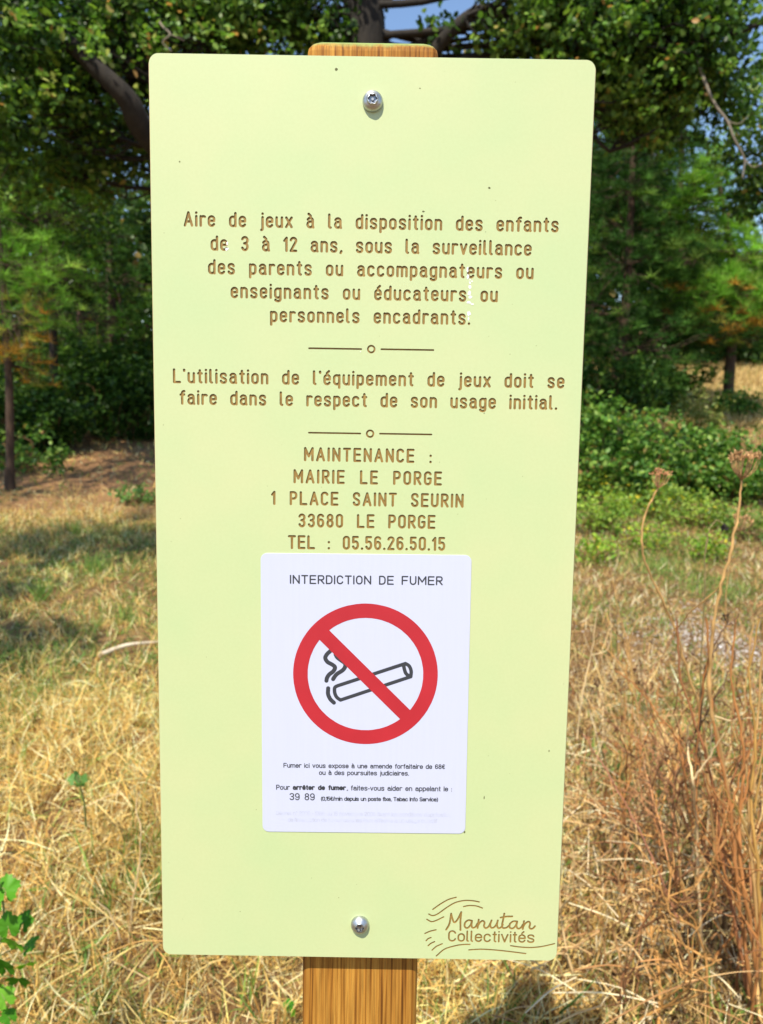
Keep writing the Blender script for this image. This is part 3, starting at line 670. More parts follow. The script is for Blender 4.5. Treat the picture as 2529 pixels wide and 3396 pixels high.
def tree(name, label, cat, base, trunk_pts, r0, blobs, per=60, leaf=.08, pal=OAK, kind='leaf', bark=BARK, group=None, extra=None, top_r=.3, needle=.17, nper=26, nwid=.006):
    """blobs: [(centre, radii, clusters[, palette])] in world metres"""
    base = np.asarray(base, float); root = empty(name, base); tag(root, label, cat, group)
    tp = smoothline(np.asarray(trunk_pts, float)-base, 6)
    t = Tubes(9); t.add(tp, np.linspace(r0, r0*top_r, len(tp))); t.add(np.array([tp[0]-[0, 0, .25], tp[0]+[0, 0, .25]]), [r0*1.5, r0])
    parts = []
    for b in blobs:
        c, rr, nc = np.asarray(b[0])-base, b[1], b[2]; p_ = b[3] if len(b) > 3 else pal
        pts = blob_points(c, rr, nc)
        k = int(np.argmin(np.linalg.norm(tp-c+[0, 0, .25*rr[2]], axis=1)))
        br = Tubes(7); rb = max(.010, r0*(.13 if r0 > .3 else .24)); lp = wobble(tp[k], c, 5, .25); br.add(lp, np.linspace(rb, rb*.35, len(lp)))
        for q in pts[::max(1, nc//26)]:
            s = lp[rng.integers(len(lp)//2, len(lp))]; w_ = wobble(s, q, 4, .3); br.add(w_, np.linspace(rb*.30, .004, len(w_)))
        link('branch', br.mesh('branch'), bark, root)
        if kind == 'leaf': parts.append(leaf_cloud(pts, per, (.30, .30, .22), leaf, p_))
        else: parts.append(tuft_cloud(pts+rng.normal(size=pts.shape)*.05, nper, needle, nwid, p_))
    link('trunk', t.mesh('trunk'), bark, root)
    V, Fc, C = merge(parts); link('crown', mesh_np('crown', V, Fc, C), LEAF if kind == 'leaf' else NEEDLE, root)
    return root
A_ = at
def gz(p): return np.array([p[0], p[1], float(ground_z(p[0], p[1]))])

def build_trees():
    # the big oak whose limbs spread over the whole top of the view, trunk hidden by the sign
    b = gz((-.35, 9.2))
    bl = []
    for px, py, d, r, n in [(30, 60, 7.9, (.9, .8, .7), 52), (150, 40, 8.6, (1.0, .9, .7), 60), (60, 220, 8.4, (.9, .9, .7), 52), (200, 200, 9.0, (.9, .8, .65), 50), (270, 60, 8.6, (.8, .8, .6), 60),
                            (90, 350, 9.2, (.9, .9, .6), 55), (250, 330, 9.6, (.8, .7, .45), 38), (400, 30, 8.9, (.9, .8, .6), 70), (540, 40, 9.0, (.8, .8, .55), 60), (660, 10, 9.0, (.8, .8, .5), 60),
                            (380, -150, 9.6, (1.2, 1.0, .7), 30), (100, -160, 9.4, (1.4, 1.0, .7), 36), (700, -190, 9.8, (1.0, 1.0, .7), 24), (960, 75, 9.2, (.22, .3, .14), 4), (1060, 70, 9.2, (.25, .3, .16), 5), (930, -130, 9.4, (.5, .5, .3), 12),
                            (1130, -60, 9.0, (.6, .7, .4), 30), (1180, 30, 9.0, (.8, .7, .55), 66), (1300, 40, 8.8, (.9, .8, .65), 84), (1430, 60, 8.8, (.9, .8, .7), 84), (1530, 90, 8.6, (.5, .6, .45), 36),
                            (1370, 180, 9.2, (.8, .8, .6), 70), (1480, 230, 9.3, (.7, .7, .5), 56), (1270, -110, 9.2, (.9, .9, .6), 44), (-160, 120, 8.6, (1.2, 1.0, 1.1), 44)]:
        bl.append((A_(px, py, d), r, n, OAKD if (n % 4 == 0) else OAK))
    bl[1] = (*bl[1][:3], OAK)
    root = tree('oak_tree', 'big spreading oak behind the panel with dark trunk above the post', 'tree', b,
         [b, b+[.02, 0, 1.4], b+[-.05, 0, 2.9], (A_(790, 80, 9.2)), (A_(770, -60, 9.2)), (A_(800, -260, 9.4))], .34, bl, per=42, leaf=.085, pal=OAK, top_r=.5)
    t = Tubes(8)
    def limb(P, r0, r1, m=BARK, lab=None):
        t = Tubes(8); p = smoothline([A_(*q)-b for q in P], 6); t.add(p, np.linspace(r0, r1, len(p))); o = link('branch', t.mesh('branch'), m, root)
        if lab: o['label'] = lab
    limb([(760, 640, 9.2), (520, 480, 9.1), (330, 305, 8.1), (275, 215, 7.8), (200, 140, 7.7), (120, 60, 7.7), (40, -40, 7.8)], .17, .045, lab='thick dark limb reaching up to the left of the panel')
    limb([(800, 420, 9.2), (920, 150, 9.1), (985, 60, 9.0), (1060, 20, 9.0), (1150, 60, 8.9), (1290, 100, 8.8), (1420, 60, 8.7), (1560, 75, 8.6), (1660, 45, 8.5)], .085, .03, lab='dark limb reaching over to the right edge of the view')
    limb([(1150, 60, 8.9), (1250, 20, 8.8), (1400, -60, 8.8)], .09, .04)
    DW = mat('weathered_twig', (.20, .165, .12), .9)
    limb([(1500, 90, 8.5), (1522, 165, 8.3), (1548, 225, 8.2), (1575, 262, 8.15), (1590, 300, 8.1), (1612, 345, 8.1), (1608, 385, 8.1)], .018, .007, DW, 'weathered dead branch hanging at the upper right')
    limb([(1612, 345, 8.1), (1632, 362, 8.05), (1655, 352, 8.0)], .008, .004, DW)
    limb([(1575, 262, 8.15), (1600, 268, 8.1), (1622, 250, 8.1)], .006, .003, DW)
    limb([(330, 20, 8.3), (350, 55, 8.0), (368, 74, 7.9), (352, 92, 7.9), (372, 112, 7.9)], .014, .005, DW, 'crooked dead twig above the panel corner')
    limb([(368, 74, 7.9), (398, 88, 7.9)], .006, .003, DW)
    # outer sprays of leaves that catch the sun
    pts = []
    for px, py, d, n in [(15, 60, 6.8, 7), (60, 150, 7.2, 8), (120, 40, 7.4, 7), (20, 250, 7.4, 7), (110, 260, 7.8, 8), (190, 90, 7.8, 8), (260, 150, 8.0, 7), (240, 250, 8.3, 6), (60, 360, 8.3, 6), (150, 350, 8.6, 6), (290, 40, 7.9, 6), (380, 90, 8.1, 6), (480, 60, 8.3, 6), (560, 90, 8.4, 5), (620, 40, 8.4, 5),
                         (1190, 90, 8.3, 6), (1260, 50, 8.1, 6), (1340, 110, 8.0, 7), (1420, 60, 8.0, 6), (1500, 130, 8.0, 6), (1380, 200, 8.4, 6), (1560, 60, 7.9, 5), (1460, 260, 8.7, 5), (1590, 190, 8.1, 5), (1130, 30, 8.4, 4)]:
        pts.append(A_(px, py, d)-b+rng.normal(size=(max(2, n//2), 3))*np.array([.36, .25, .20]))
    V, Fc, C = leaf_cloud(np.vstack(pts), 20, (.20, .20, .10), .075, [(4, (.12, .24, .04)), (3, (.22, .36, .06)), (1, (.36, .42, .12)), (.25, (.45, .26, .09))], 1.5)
    link('leaf_spray', mesh_np('leaf_spray', V, Fc, C), LEAF, root)['kind'] = 'stuff'
    # slim young oak, left
    p0 = gz(A_(118, 905, 11)); c = A_
    tree('young_oak', 'slim dark-stemmed young oak forking left of the panel', 'tree', p0, [p0, c(116, 760, 11), c(112, 640, 11), c(108, 520, 11), c(100, 420, 11)], .07,
         [(c(60, 480, 11), (.8, .7, .55), 34, OAKD), (c(170, 470, 11.2), (.8, .7, .45), 26, OAKD), (c(160, 600, 11.4), (.7, .7, .5), 22, OAKD)], per=48, leaf=.085, top_r=.4)
    t = Tubes(7); q = smoothline([c(112, 700, 11)-p0, c(135, 660, 11)-p0, c(152, 610, 11)-p0, c(158, 560, 11)-p0], 5); t.add(q, [.035, .015]); link('branch', t.mesh('branch'), BARK, bpy.data.objects['young_oak'])
    # small pine at the left edge: tufts green with rust-brown old needles
    p0 = gz(A_(14, 960, 8.0))
    tree('maritime_pine', 'small pine at the left edge with rust-brown lower needles', 'tree', p0, [p0, A_(20, 850, 8), A_(10, 700, 8), A_(0, 520, 8), A_(-30, 300, 8)], .05,
         [(A_(30, 700, 7.6), (.50, .5, .45), 60, PRUST), (A_(10, 560, 7.9), (.6, .6, .5), 60, PINE), (A_(95, 655, 7.8), (.35, .4, .28), 40, PINE), (A_(110, 560, 7.9), (.35, .4, .25), 34, PINE), (A_(150, 600, 8.6), (.4, .4, .22), 30, PINE), (A_(230, 700, 10.5), (.4, .4, .25), 24, PINE), (A_(160, 470, 9), (.4, .4, .22), 24, PINE), (A_(60, 790, 8.2), (.40, .5, .28), 26, PRUST), (A_(-60, 420, 8), (.7, .6, .6), 50, PINE)], kind='pine', bark=PBARK, needle=.16)
    # stooping pines behind on the left
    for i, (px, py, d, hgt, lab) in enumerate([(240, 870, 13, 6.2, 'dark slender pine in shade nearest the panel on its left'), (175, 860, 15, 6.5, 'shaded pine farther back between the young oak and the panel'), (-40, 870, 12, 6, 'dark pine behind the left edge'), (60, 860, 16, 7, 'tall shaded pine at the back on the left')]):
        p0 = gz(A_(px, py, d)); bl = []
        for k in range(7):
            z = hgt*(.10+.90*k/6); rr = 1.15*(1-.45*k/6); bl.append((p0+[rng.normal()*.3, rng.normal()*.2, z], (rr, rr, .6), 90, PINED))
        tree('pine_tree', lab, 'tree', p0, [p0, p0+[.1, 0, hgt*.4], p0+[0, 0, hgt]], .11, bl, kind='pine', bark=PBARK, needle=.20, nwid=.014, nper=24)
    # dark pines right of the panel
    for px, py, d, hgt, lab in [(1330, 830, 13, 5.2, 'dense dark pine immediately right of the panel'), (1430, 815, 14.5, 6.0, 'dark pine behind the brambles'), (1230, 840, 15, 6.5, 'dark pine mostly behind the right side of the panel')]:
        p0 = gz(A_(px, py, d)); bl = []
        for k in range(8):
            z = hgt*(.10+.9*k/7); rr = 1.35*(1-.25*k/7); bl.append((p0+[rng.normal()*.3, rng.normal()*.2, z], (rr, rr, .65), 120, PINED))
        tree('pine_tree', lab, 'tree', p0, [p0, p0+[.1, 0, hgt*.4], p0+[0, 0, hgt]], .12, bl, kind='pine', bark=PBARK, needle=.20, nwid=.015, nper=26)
    # bright young pine at the right edge
    p0 = gz(A_(1590, 745, 13.5)); bl = [(A_(1585, 735, 13.2), (.9, .6, .35), 60, PINED)]
    for px, py, r, n, pal in [(1545, 370, (.30, .3, .45), 40, PINE), (1500, 430, (.45, .4, .40), 46, PINE), (1590, 455, (.5, .45, .38), 60, PINE), (1540, 520, (.6, .6, .4), 70, PINE), (1480, 560, (.6, .6, .35), 60, PINED), (1620, 560, (.6, .6, .45), 70, PINE),
                              (1500, 640, (.7, .6, .4), 60, PINE), (1590, 650, (.75, .6, .45), 80, PINE), (1660, 680, (.7, .6, .5), 60, PRUST), (1560, 700, (.7, .6, .35), 50, PRUST), (1450, 700, (.6, .5, .4), 50, PINED), (1740, 600, (.9, .7, .7), 60, PINE)]:
        bl.append((A_(px, py, 13.2+rng.normal()*.35), r, n, pal))
    tree('young_pine', 'bright green young pine with rusty needles at the right edge', 'tree', p0, [p0, A_(1590, 620, 13.5), A_(1575, 500, 13.5), A_(1548, 350, 13.4)], .10, bl, kind='pine', bark=PBARK, needle=.24, nwid=.014, nper=34)
    # lower oak twigs that hang at the right edge
    p0 = gz((8.2, 11.0))
    tree('oak_sapling', 'thin oak at the far right edge with sparse leaves against the sky', 'tree', p0, [p0, p0+[0, 0, 2], p0+[-.2, 0, 4.6]], .10,
         [(A_(1640, 230, 10.5), (.45, .5, .5), 26, OAK), (A_(1625, 330, 10.5), (.45, .5, .35), 20, OAK), (A_(1650, 430, 10.8), (.4, .4, .3), 14, OAKD), (A_(1760, 350, 10.8), (.8, .7, .9), 50, OAKD)], per=36, leaf=.085)
    # oak beside the photographer: out of view, but its branches shade the grass on the left
    p0 = gz((-5.2, .6))
    tree('oak_tree', 'oak standing left of the viewpoint outside the view', 'tree', p0, [p0, p0+[.1, 0, 2.0], p0+[.4, .2, 4.0], p0+[.8, .5, 6.0]], .22,
         [((-4.2, 1.4, 5.2), (.9, .7, .5), 30), ((-3.3, .8, 5.0), (.7, .5, .35), 14), ((-3.9, 2.9, 5.8), (1.1, .6, .5), 34), ((-2.9, 3.1, 6.0), (.9, .5, .4), 22), ((-5.3, 1.9, 5.4), (1.0, 1.0, .8), 40), ((-6.3, .4, 5.6), (1.1, 1.1, .9), 40), ((-3.4, 5.0, 6.8), (1.2, .5, .4), 22)], per=50, leaf=.085)
    p0 = gz((-7.2, 6.2))  # second oak out of view, added to dapple the left bank with shade
    tree('oak_tree', 'unseen oak added left of the clearing to throw shade on the bank', 'tree', p0, [p0, p0+[.2, 0, 2.4], p0+[.8, .1, 5.0]], .2,
         [((-5.7, 6.2, 5.0), (1.1, .5, .4), 26), ((-6.0, 7.4, 5.8), (1.0, .5, .4), 24), ((-5.6, 5.0, 5.6), (.9, .4, .4), 20), ((-6.9, 6.3, 5.6), (1.2, 1.4, .9), 60)], per=46, leaf=.085)
    # far wood closing the view: one mass of foliage
    parts = []; T = Tubes(6)
    cl = []
    for i in range(4200):
        x = rng.uniform(-19, 22); y = rng.uniform(18, 25)+max(0, x)*.25; xr = x/y
        top = 5.6 if xr < .33 else max(2.0, 5.6-22*(xr-.33))
        top += .9*math.sin(x*1.1)+.5*math.sin(x*2.7); g = float(ground_z(x, y))
        cl.append((x, y, g+max(.3, top)*rng.uniform(0, 1)**.8))
    parts.append(leaf_cloud(cl, 30, (.8, .8, .5), .24, [(5, (.045, .095, .022)), (3, (.08, .15, .03)), (1, (.14, .20, .045)), (.4, (.28, .20, .06))]))
    V, Fc, C = merge(parts); o = link('distant_woodland', mesh_np('distant_woodland', V, Fc, C), LEAF); tag(o, 'far mixed woodland closing off the clearing', 'woodland', kind='stuff')
build_trees()

# ------------------------------------------------------------------ brambles and weeds
def bush(name, label, c, r, n, per, leaf, pal, cat='shrub', group=None, canes=14, spread=(.16, .16, .12)):
    b = gz(c); root = empty(name, b); tag(root, label, cat, group)
    pts = blob_points((0, 0, 0), r, n, .5); a_ = np.arctan2(pts[:, 1], pts[:, 0]); ph = rng.uniform(0, 6.28, 3)
    pts *= (.82+.20*np.sin(2*a_+ph[0])+.16*np.sin(3*a_+pts[:, 2]*5/r[2]+ph[1])+.16*rng.normal(size=n))[:, None]; pts[:, 2] += r[2]*.5; pts = pts[pts[:, 2] > 0.03]
    v, f, cc = leaf_cloud(pts, per, spread, leaf, pal, 1.3); keep = v.copy(); keep[:, 2] = np.maximum(v[:, 2], .01)
    link('foliage', mesh_np('foliage', keep, f, cc), LEAF, root)
    t = Tubes(5)
    for _ in range(canes):
        q = pts[rng.integers(len(pts))]; s = np.array([q[0]*.4, q[1]*.4, -.02]); m_ = (s+q)/2+[rng.normal()*.1, rng.normal()*.1, r[2]*.35]
        t.add(smoothline([s, m_, q], 5), [.006, .003], (.20, .11, .05))
    link('stem', t.mesh('stem'), STALK, root)
    return root
for px, py, d, r, n, lab in [(1285, 1010, 8.2, (.75, .6, .85), 110, 'bramble bush half behind the right edge of the panel'), (1370, 1000, 8.4, (.75, .6, .70), 110, 'bramble bush second from the panel on its right'),
                             (1470, 990, 8.6, (.75, .6, .62), 110, 'bramble bush in the middle of the thicket right of the panel'), (1580, 990, 8.6, (.8, .6, .56), 120, 'bramble bush behind the tall dead flower head'), (1690, 990, 8.5, (.9, .7, .55), 90, 'bramble bush cut by the right edge')]:
    bush('bramble_bush', lab, gpt(px, py+25)[:2] if False else A_(px, py, d)[:2], r, n, 34, .065, BRAM, group='brambles right of the panel')
bush('scrub_bush', 'low scrub round the trunk of the bright young pine', A_(1600, 760, 12.9)[:2], (.7, .4, .40), 60, 26, .07, BRAM)
bush('scrub_bush', 'pale yellowish scrub at the foot of the right-hand pines', A_(1520, 800, 11.5)[:2], (.6, .4, .5), 60, 24, .06, [(3, (.26, .28, .07)), (2, (.16, .22, .05))])
bush('scrub_bush', 'yellow-green weeds in sun beside the panel edge', gpt(1290, 1090)[:2], (.40, .4, .28), 60, 22, .045, [(3, (.24, .34, .05)), (2, (.15, .27, .05)), (.5, (.60, .48, .03))])
bush('scrub_bush', 'yellow-green weeds below the brambles in the middle right', gpt(1440, 1120)[:2], (.45, .4, .25), 50, 20, .045, [(3, (.24, .34, .05)), (2, (.16, .27, .05)), (.4, (.60, .48, .03))])
bush('scrub_bush', 'bright yellow-green weeds in front of the brambles nearest the panel', gpt(1300, 1150)[:2], (.35, .35, .24), 60, 24, .038, [(3, (.30, .42, .06)), (2, (.18, .32, .05))])
bush('scrub_bush', 'sparse yellow-green weeds between the two carrot heads', gpt(1510, 1140)[:2], (.45, .35, .20), 50, 22, .038, [(3, (.30, .40, .06)), (2, (.20, .32, .05)), (.4, (.65, .52, .04))])
for i, (px, py, r_, lab) in enumerate([(1285, 1215, .20, 'small yellow-green weed clump beside the panel, nearest the viewer'), (1400, 1190, .22, 'small green weed clump under the left carrot head'), (1340, 1120, .28, 'leafy weed clump between the panel and the left carrot head'), (1530, 1215, .2, 'small green weed clump between the carrot stems')]):
    bush('scrub_bush', lab, gpt(px, py)[:2], (r_, r_, r_*.7), 30, 18, .034, [(3, (.28, .42, .05)), (2, (.16, .32, .04)), (.3, (.6, .5, .05))], canes=4)
bush('scrub_bush', 'low green weeds at the right edge below the brambles', gpt(1620, 1165)[:2], (.40, .35, .2), 40, 20, .04, [(3, (.16, .26, .05)), (2, (.22, .32, .05))])
bush('scrub_bush', 'dark ivy-like leaves at the foot of the left-hand pine', A_(60, 890, 9.0)[:2], (.6, .4, .35), 34, 20, .07, BRAM)
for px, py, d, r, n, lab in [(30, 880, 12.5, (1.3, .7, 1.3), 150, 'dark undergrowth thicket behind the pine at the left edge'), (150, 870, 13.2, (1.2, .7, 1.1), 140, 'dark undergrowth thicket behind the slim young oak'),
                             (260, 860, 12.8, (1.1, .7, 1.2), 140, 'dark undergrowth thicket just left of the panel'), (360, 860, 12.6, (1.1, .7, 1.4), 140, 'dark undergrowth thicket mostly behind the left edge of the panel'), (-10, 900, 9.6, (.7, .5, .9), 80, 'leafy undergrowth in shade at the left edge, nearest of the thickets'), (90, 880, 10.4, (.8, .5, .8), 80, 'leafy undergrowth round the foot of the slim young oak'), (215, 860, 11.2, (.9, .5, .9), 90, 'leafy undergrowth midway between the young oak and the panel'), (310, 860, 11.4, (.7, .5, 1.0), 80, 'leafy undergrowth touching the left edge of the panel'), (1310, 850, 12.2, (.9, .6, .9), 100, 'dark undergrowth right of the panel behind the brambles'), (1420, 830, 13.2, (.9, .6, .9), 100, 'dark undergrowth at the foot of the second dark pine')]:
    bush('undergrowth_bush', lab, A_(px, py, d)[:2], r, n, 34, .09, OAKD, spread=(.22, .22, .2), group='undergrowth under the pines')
bush('scrub_bush', 'green seedling tuft in the shade left of the panel', gpt(300, 1090)[:2], (.22, .2, .14), 26, 16, .05, [(3, (.12, .24, .06)), (2, (.16, .30, .07))])

# ------------------------------------------------------------------ grass
STRAW = [(4, (.78, .51, .15)), (4, (.86, .63, .23)), (3.6, (.88, .74, .38)), (1.6, (.50, .28, .08)), (1.4, (.24, .13, .04))]
STRAWB = [(3, (.60, .38, .13)), (3, (.78, .56, .23)), (2.5, (.82, .70, .44)), (3, (.26, .14, .06)), (2.5, (.12, .07, .03))]
GREEN = [(3, (.16, .27, .05)), (2, (.25, .36, .07)), (1, (.10, .19, .04))]
BLADE_V = [(-.5, 0, 0), (.5, 0, 0), (.45, .05, .40), (-.45, .05, .40), (.28, .18, .75), (-.28, .18, .75), (.05, .38, 1.0), (-.05, .38, 1.0)]
BLADE_F = [(0, 1, 2, 3), (3, 2, 4, 5), (5, 4, 6, 7)]
def pnoise(x, y, s, seed):
    r_ = np.random.default_rng(seed); v = 0
    for _ in range(5):
        a = r_.uniform(0, 6.28); f_ = s*r_.uniform(.6, 1.7); v = v+np.sin((x*math.cos(a)+y*math.sin(a))*f_+r_.uniform(0, 6.28)+1.3*np.sin((x*math.sin(a)-y*math.cos(a))*f_*.7))
    return v/5
def blades(n, dmin, dmax, hmin, hmax, wid, tilt, xlim=.62, zoff=0.0):
    u = rng.uniform(0, 1, n); y = np.sqrt(dmin**2+u*(dmax**2-dmin**2)); x = rng.uniform(-xlim, xlim, n)*(y+.4)
    gn = pnoise(x, y, 2.2, 4)+.5*pnoise(x, y, 7, 5); shade = sstep(2.6, 3.6, y)*(1-sstep(6.0, 7.5, y))
    pg = np.clip(.09+.35*sstep(.1, .8, gn)+.38*shade*(x < -.3)+.45*sstep(3.4, 4.4, y)*sstep(.5, 1.2, x)*np.clip(.8+gn, 0, 2)+.15*(y > 7.2), 0, .85)
    isg = rng.uniform(0, 1, n) < pg
    right = rng.uniform(0, 1, n) < sstep(.1, .9, x)
    c = np.where(right[:, None], pick(STRAWB, n, .12), pick(STRAW, n, .12)); c = np.where(isg[:, None], pick(GREEN, n, .15), c)
    patch = 1+.22*pnoise(x, y, 3.0, 9)[:, None]; c = np.clip(c*patch, .01, .85)
    h = rng.uniform(hmin, hmax, n)*(1+.35*pnoise(x, y, 4, 6)); T = np.c_[x, y, ground_z(x, y)-.004+zoff*rng.uniform(0, 1, n)]
    Rm = rand_rot(n, tilt); S = np.c_[wid*rng.uniform(.6, 1.3, n), h, h]
    # bare gravelly spot on the right
    g = gpt(1580, 1400); keep = ((x-g[0])**2/.30**2+(y-g[1])**2/.45**2 > 1) | (rng.uniform(0, 1, n) < .25)
    pat = pnoise(x, y, 9.0, 31)+.7*pnoise(x, y, 23.0, 32); keep &= (pat > -.42) | (rng.uniform(0, 1, n) < .22)
    keep &= ~((x < .5) & (y > 7.2) & (rng.uniform(0, 1, n) < .72))
    keep &= (x+.02)**2+(y-FOOT[1])**2 > .06**2
    return inst_np(BLADE_V, BLADE_F, Rm[keep], T[keep], S[keep], c[keep])
def build_grass():
    P = [blades(80000, 1.0, 3.0, .03, .10, .0030, 1.75), blades(22000, 1.0, 3.0, .03, .12, .0034, 1.5, zoff=.05), blades(9000, 1.0, 3.4, .05, .12, .0055, 1.6, zoff=.05), blades(95000, 3.0, 8.0, .04, .11, .0052, 1.5), blades(60000, 8.0, 17, .05, .13, .012, 1.4)]
    V, Fc, C = merge(P); V[:, 2] = np.maximum(V[:, 2], ground_z(V[:, 0], V[:, 1])+.002)
    o = link('dry_grass', mesh_np('dry_grass', V, Fc, C), GRASS); tag(o, 'matted straw-coloured summer grass covering the ground', 'grass', kind='stuff')
    # grass of the sunny bank beyond the brambles
    n = 60000; y = rng.uniform(12, 27, n); x = y*rng.uniform(.22, .75, n)
    T = np.c_[x, y, ground_z(x, y)]; h = rng.uniform(.08, .22, n)
    v, f, c = inst_np(BLADE_V, BLADE_F, rand_rot(n, 1.3), T, np.c_[rng.uniform(.012, .024, n), h, h], pick([(4, (.70, .52, .22)), (3, (.60, .44, .18)), (1, (.40, .34, .10))], n, .12))
    o = link('meadow_grass', mesh_np('meadow_grass', v, f, c), GRASS); tag(o, 'pale sunlit grass on the bank beyond the brambles', 'grass', kind='stuff')
build_grass()

# tufts of fresh green grass, one thing each
def tuft(px, py, n, h, w, label, pal=GREEN, tilt=.7):
    b = gpt(px, py); b = gz(b[:2]); off = rng.normal(size=(n, 2))*h*.16
    hh = h*rng.uniform(.5, 1.1, n); T = np.c_[off, np.zeros(n)]
    v, f, c = inst_np(BLADE_V, BLADE_F, rand_rot(n, tilt), T, np.c_[w*rng.uniform(.7, 1.2, n), hh, hh], pick(pal, n, .15))
    o = link('grass_tuft', mesh_np('grass_tuft', v, f, c), GRASS); o.location = b; tag(o, label, 'grass tuft', 'green grass tufts in the dry grass')
for px, py, n, h, w, lab in [(330, 1960, 34, .16, .004, 'green grass tuft beside the lower left corner of the panel'), (305, 1860, 30, .16, .004, 'green grass tuft a little above the one at the panel corner'),
                             (1090, 2200, 18, .12, .005, 'green grass tuft right of the post'), (1560, 2215, 16, .13, .006, 'green grass tuft at the bottom right'), (235, 1975, 10, .12, .004, 'sparse green grass tuft among straw at the lower left'),
                             (540, 2180, 14, .12, .005, 'green grass tuft left of the post'), (210, 1240, 60, .16, .006, 'broad green grass tuft in the shaded patch'), (90, 1300, 60, .16, .006, 'green grass tuft in shade near the left edge'),
                             (160, 1160, 50, .16, .007, 'green grass tuft at the far side of the shaded patch'), (270, 1350, 40, .13, .006, 'green grass tuft near the panel in the shaded patch'), (1320, 1420, 20, .12, .005, 'yellow-flowered green tuft right of the panel')]:
    tuft(px, py, n, h, w, lab)

# long loose straws lying on top of the grass near the sign
def build_straws():
    t = Tubes(5); n = 420
    for _ in range(n):
        y = rng.uniform(1.15, 3.2); x = rng.uniform(-.6, .6)*(y+.3); z = float(ground_z(x, y))+rng.uniform(.03, .10)
        a = rng.uniform(0, 6.28); L = rng.uniform(.05, .20); e = rng.uniform(-.03, .12); d = np.array([math.cos(a)*L, math.sin(a)*L, e*L*2])
        p = np.array([x, y, z]); mid = p+d*.5+[0, 0, rng.uniform(0, .03)]
        c = pick(STRAW if x < .2 else STRAWB, 1, .1)[0]*1.1; t.add(smoothline([p, mid, p+d], 3), rng.uniform(.0006, .0014), np.clip(c, 0, .85))
    for _ in range(200):                      # coarser pale straws on the right
        y = rng.uniform(1.2, 2.3); x = rng.uniform(.22, .62)*(y+.25); z = float(ground_z(x, y))+rng.uniform(.05, .22); a = rng.uniform(0, 6.28); L = rng.uniform(.06, .26)
        d = np.array([math.cos(a)*L, math.sin(a)*L*.6, rng.normal()*.06]); p = np.array([x, y, z])
        t.add(smoothline([p, p+d*.5+[0, 0, .012], p+d], 3), rng.uniform(.0009, .0019), np.clip(pick([(3, (.80, .64, .38)), (2, (.66, .42, .18)), (2, (.44, .22, .08))], 1, .1)[0], 0, .85))
    o = link('straw', t.mesh('straw'), STALK); tag(o, 'loose dry straws lying over the grass', 'straw', kind='stuff')
build_straws()

def where(x, y):
    return ('low' if y > 2000 else 'midway up' if y > 1700 else 'high')+' in the tangle, '+('beside the panel edge' if x < 1370 else 'between panel and carrot stems' if x < 1490 else 'among the carrot stems' if x < 1580 else 'at the right edge')
# ------------------------------------------------------------------ dead plants on the right
TAN = (.55, .33, .12); RUST = (.44, .19, .06); PALE = (.68, .50, .26); DARK = (.14, .08, .04)
def umbel(root, c, up, w, n=26, col=(.42, .24, .10), closed=.55):
    up = np.asarray(up, float); up /= np.linalg.norm(up); h = np.cross(up, [.2, .9, .1]); h /= np.linalg.norm(h); k = np.cross(up, h)
    t = Tubes(4)
    for i in range(n):
        a = rng.uniform(0, 6.28); q = rng.uniform(.15, 1)**.6; d = (h*math.cos(a)+k*math.sin(a))*w*.5*q; e = c+d+up*w*(.75-.1*q)*rng.uniform(.85, 1.1)
        t.add(smoothline([c, c+d*.75+up*w*.3, e], 3), [.0007, .0005], np.array(col)*rng.uniform(.7, 1.5))
        for _ in range(9):
            v = rng.normal(size=3)*w*.055+up*w*.07; t.add([e, e+v], [.0004, .0011], np.array(col)*rng.uniform(.6, 1.7))
    return link('seed_head', t.mesh('seed_head'), STALK, root)
def plant(name, label, stems, cat='dead plant', group=None, heads=(), leaves=()):
    """stems: [(points [(px,py,dist)..], r0, r1, colour)] ; the first stem starts at the root"""
    f0 = A_(*stems[0][0][0]); b = gz(f0[:2]); root = empty(name, b); tag(root, label, cat, group)
    for P, r0, r1, col in stems:
        p = smoothline([A_(*q)-b for q in P], 6); p[1:-1] += rng.normal(size=p[1:-1].shape)*.0012; t = Tubes(6); t.add(p, np.linspace(r0, r1, len(p))*(1.0 if cat == 'dead plant' and name == 'wild_carrot' else 1.2)*(1+.12*rng.normal(size=len(p))), col)
        link('stem', t.mesh('stem'), STALK, root)
    for (x, y, d, w, up, nn, col) in heads: umbel(root, A_(x, y, d)-b, up, w, nn, col)
    return root
HB = (.45, .27, .12)
plant('wild_carrot', 'tall dead wild carrot with a big open seed head at the right edge', [
    ([(1648, 2215, 1.33), (1630, 2050, 1.40), (1600, 1850, 1.37), (1560, 1620, 1.34), (1538, 1520, 1.33), (1540, 1400, 1.32), (1555, 1300, 1.31), (1580, 1200, 1.30), (1598, 1120, 1.30), (1606, 1040, 1.30)], .0048, .0020, TAN),
    ([(1566, 1262, 1.31), (1530, 1298, 1.34), (1490, 1332, 1.39), (1458, 1368, 1.46)], .0017, .0012, TAN),
    ([(1545, 1390, 1.32), (1530, 1450, 1.34), (1512, 1560, 1.36), (1505, 1700, 1.38)], .002, .0015, RUST)],
    heads=[(1606, 1040, 1.30, .062, (.05, 0, 1), 34, HB)])
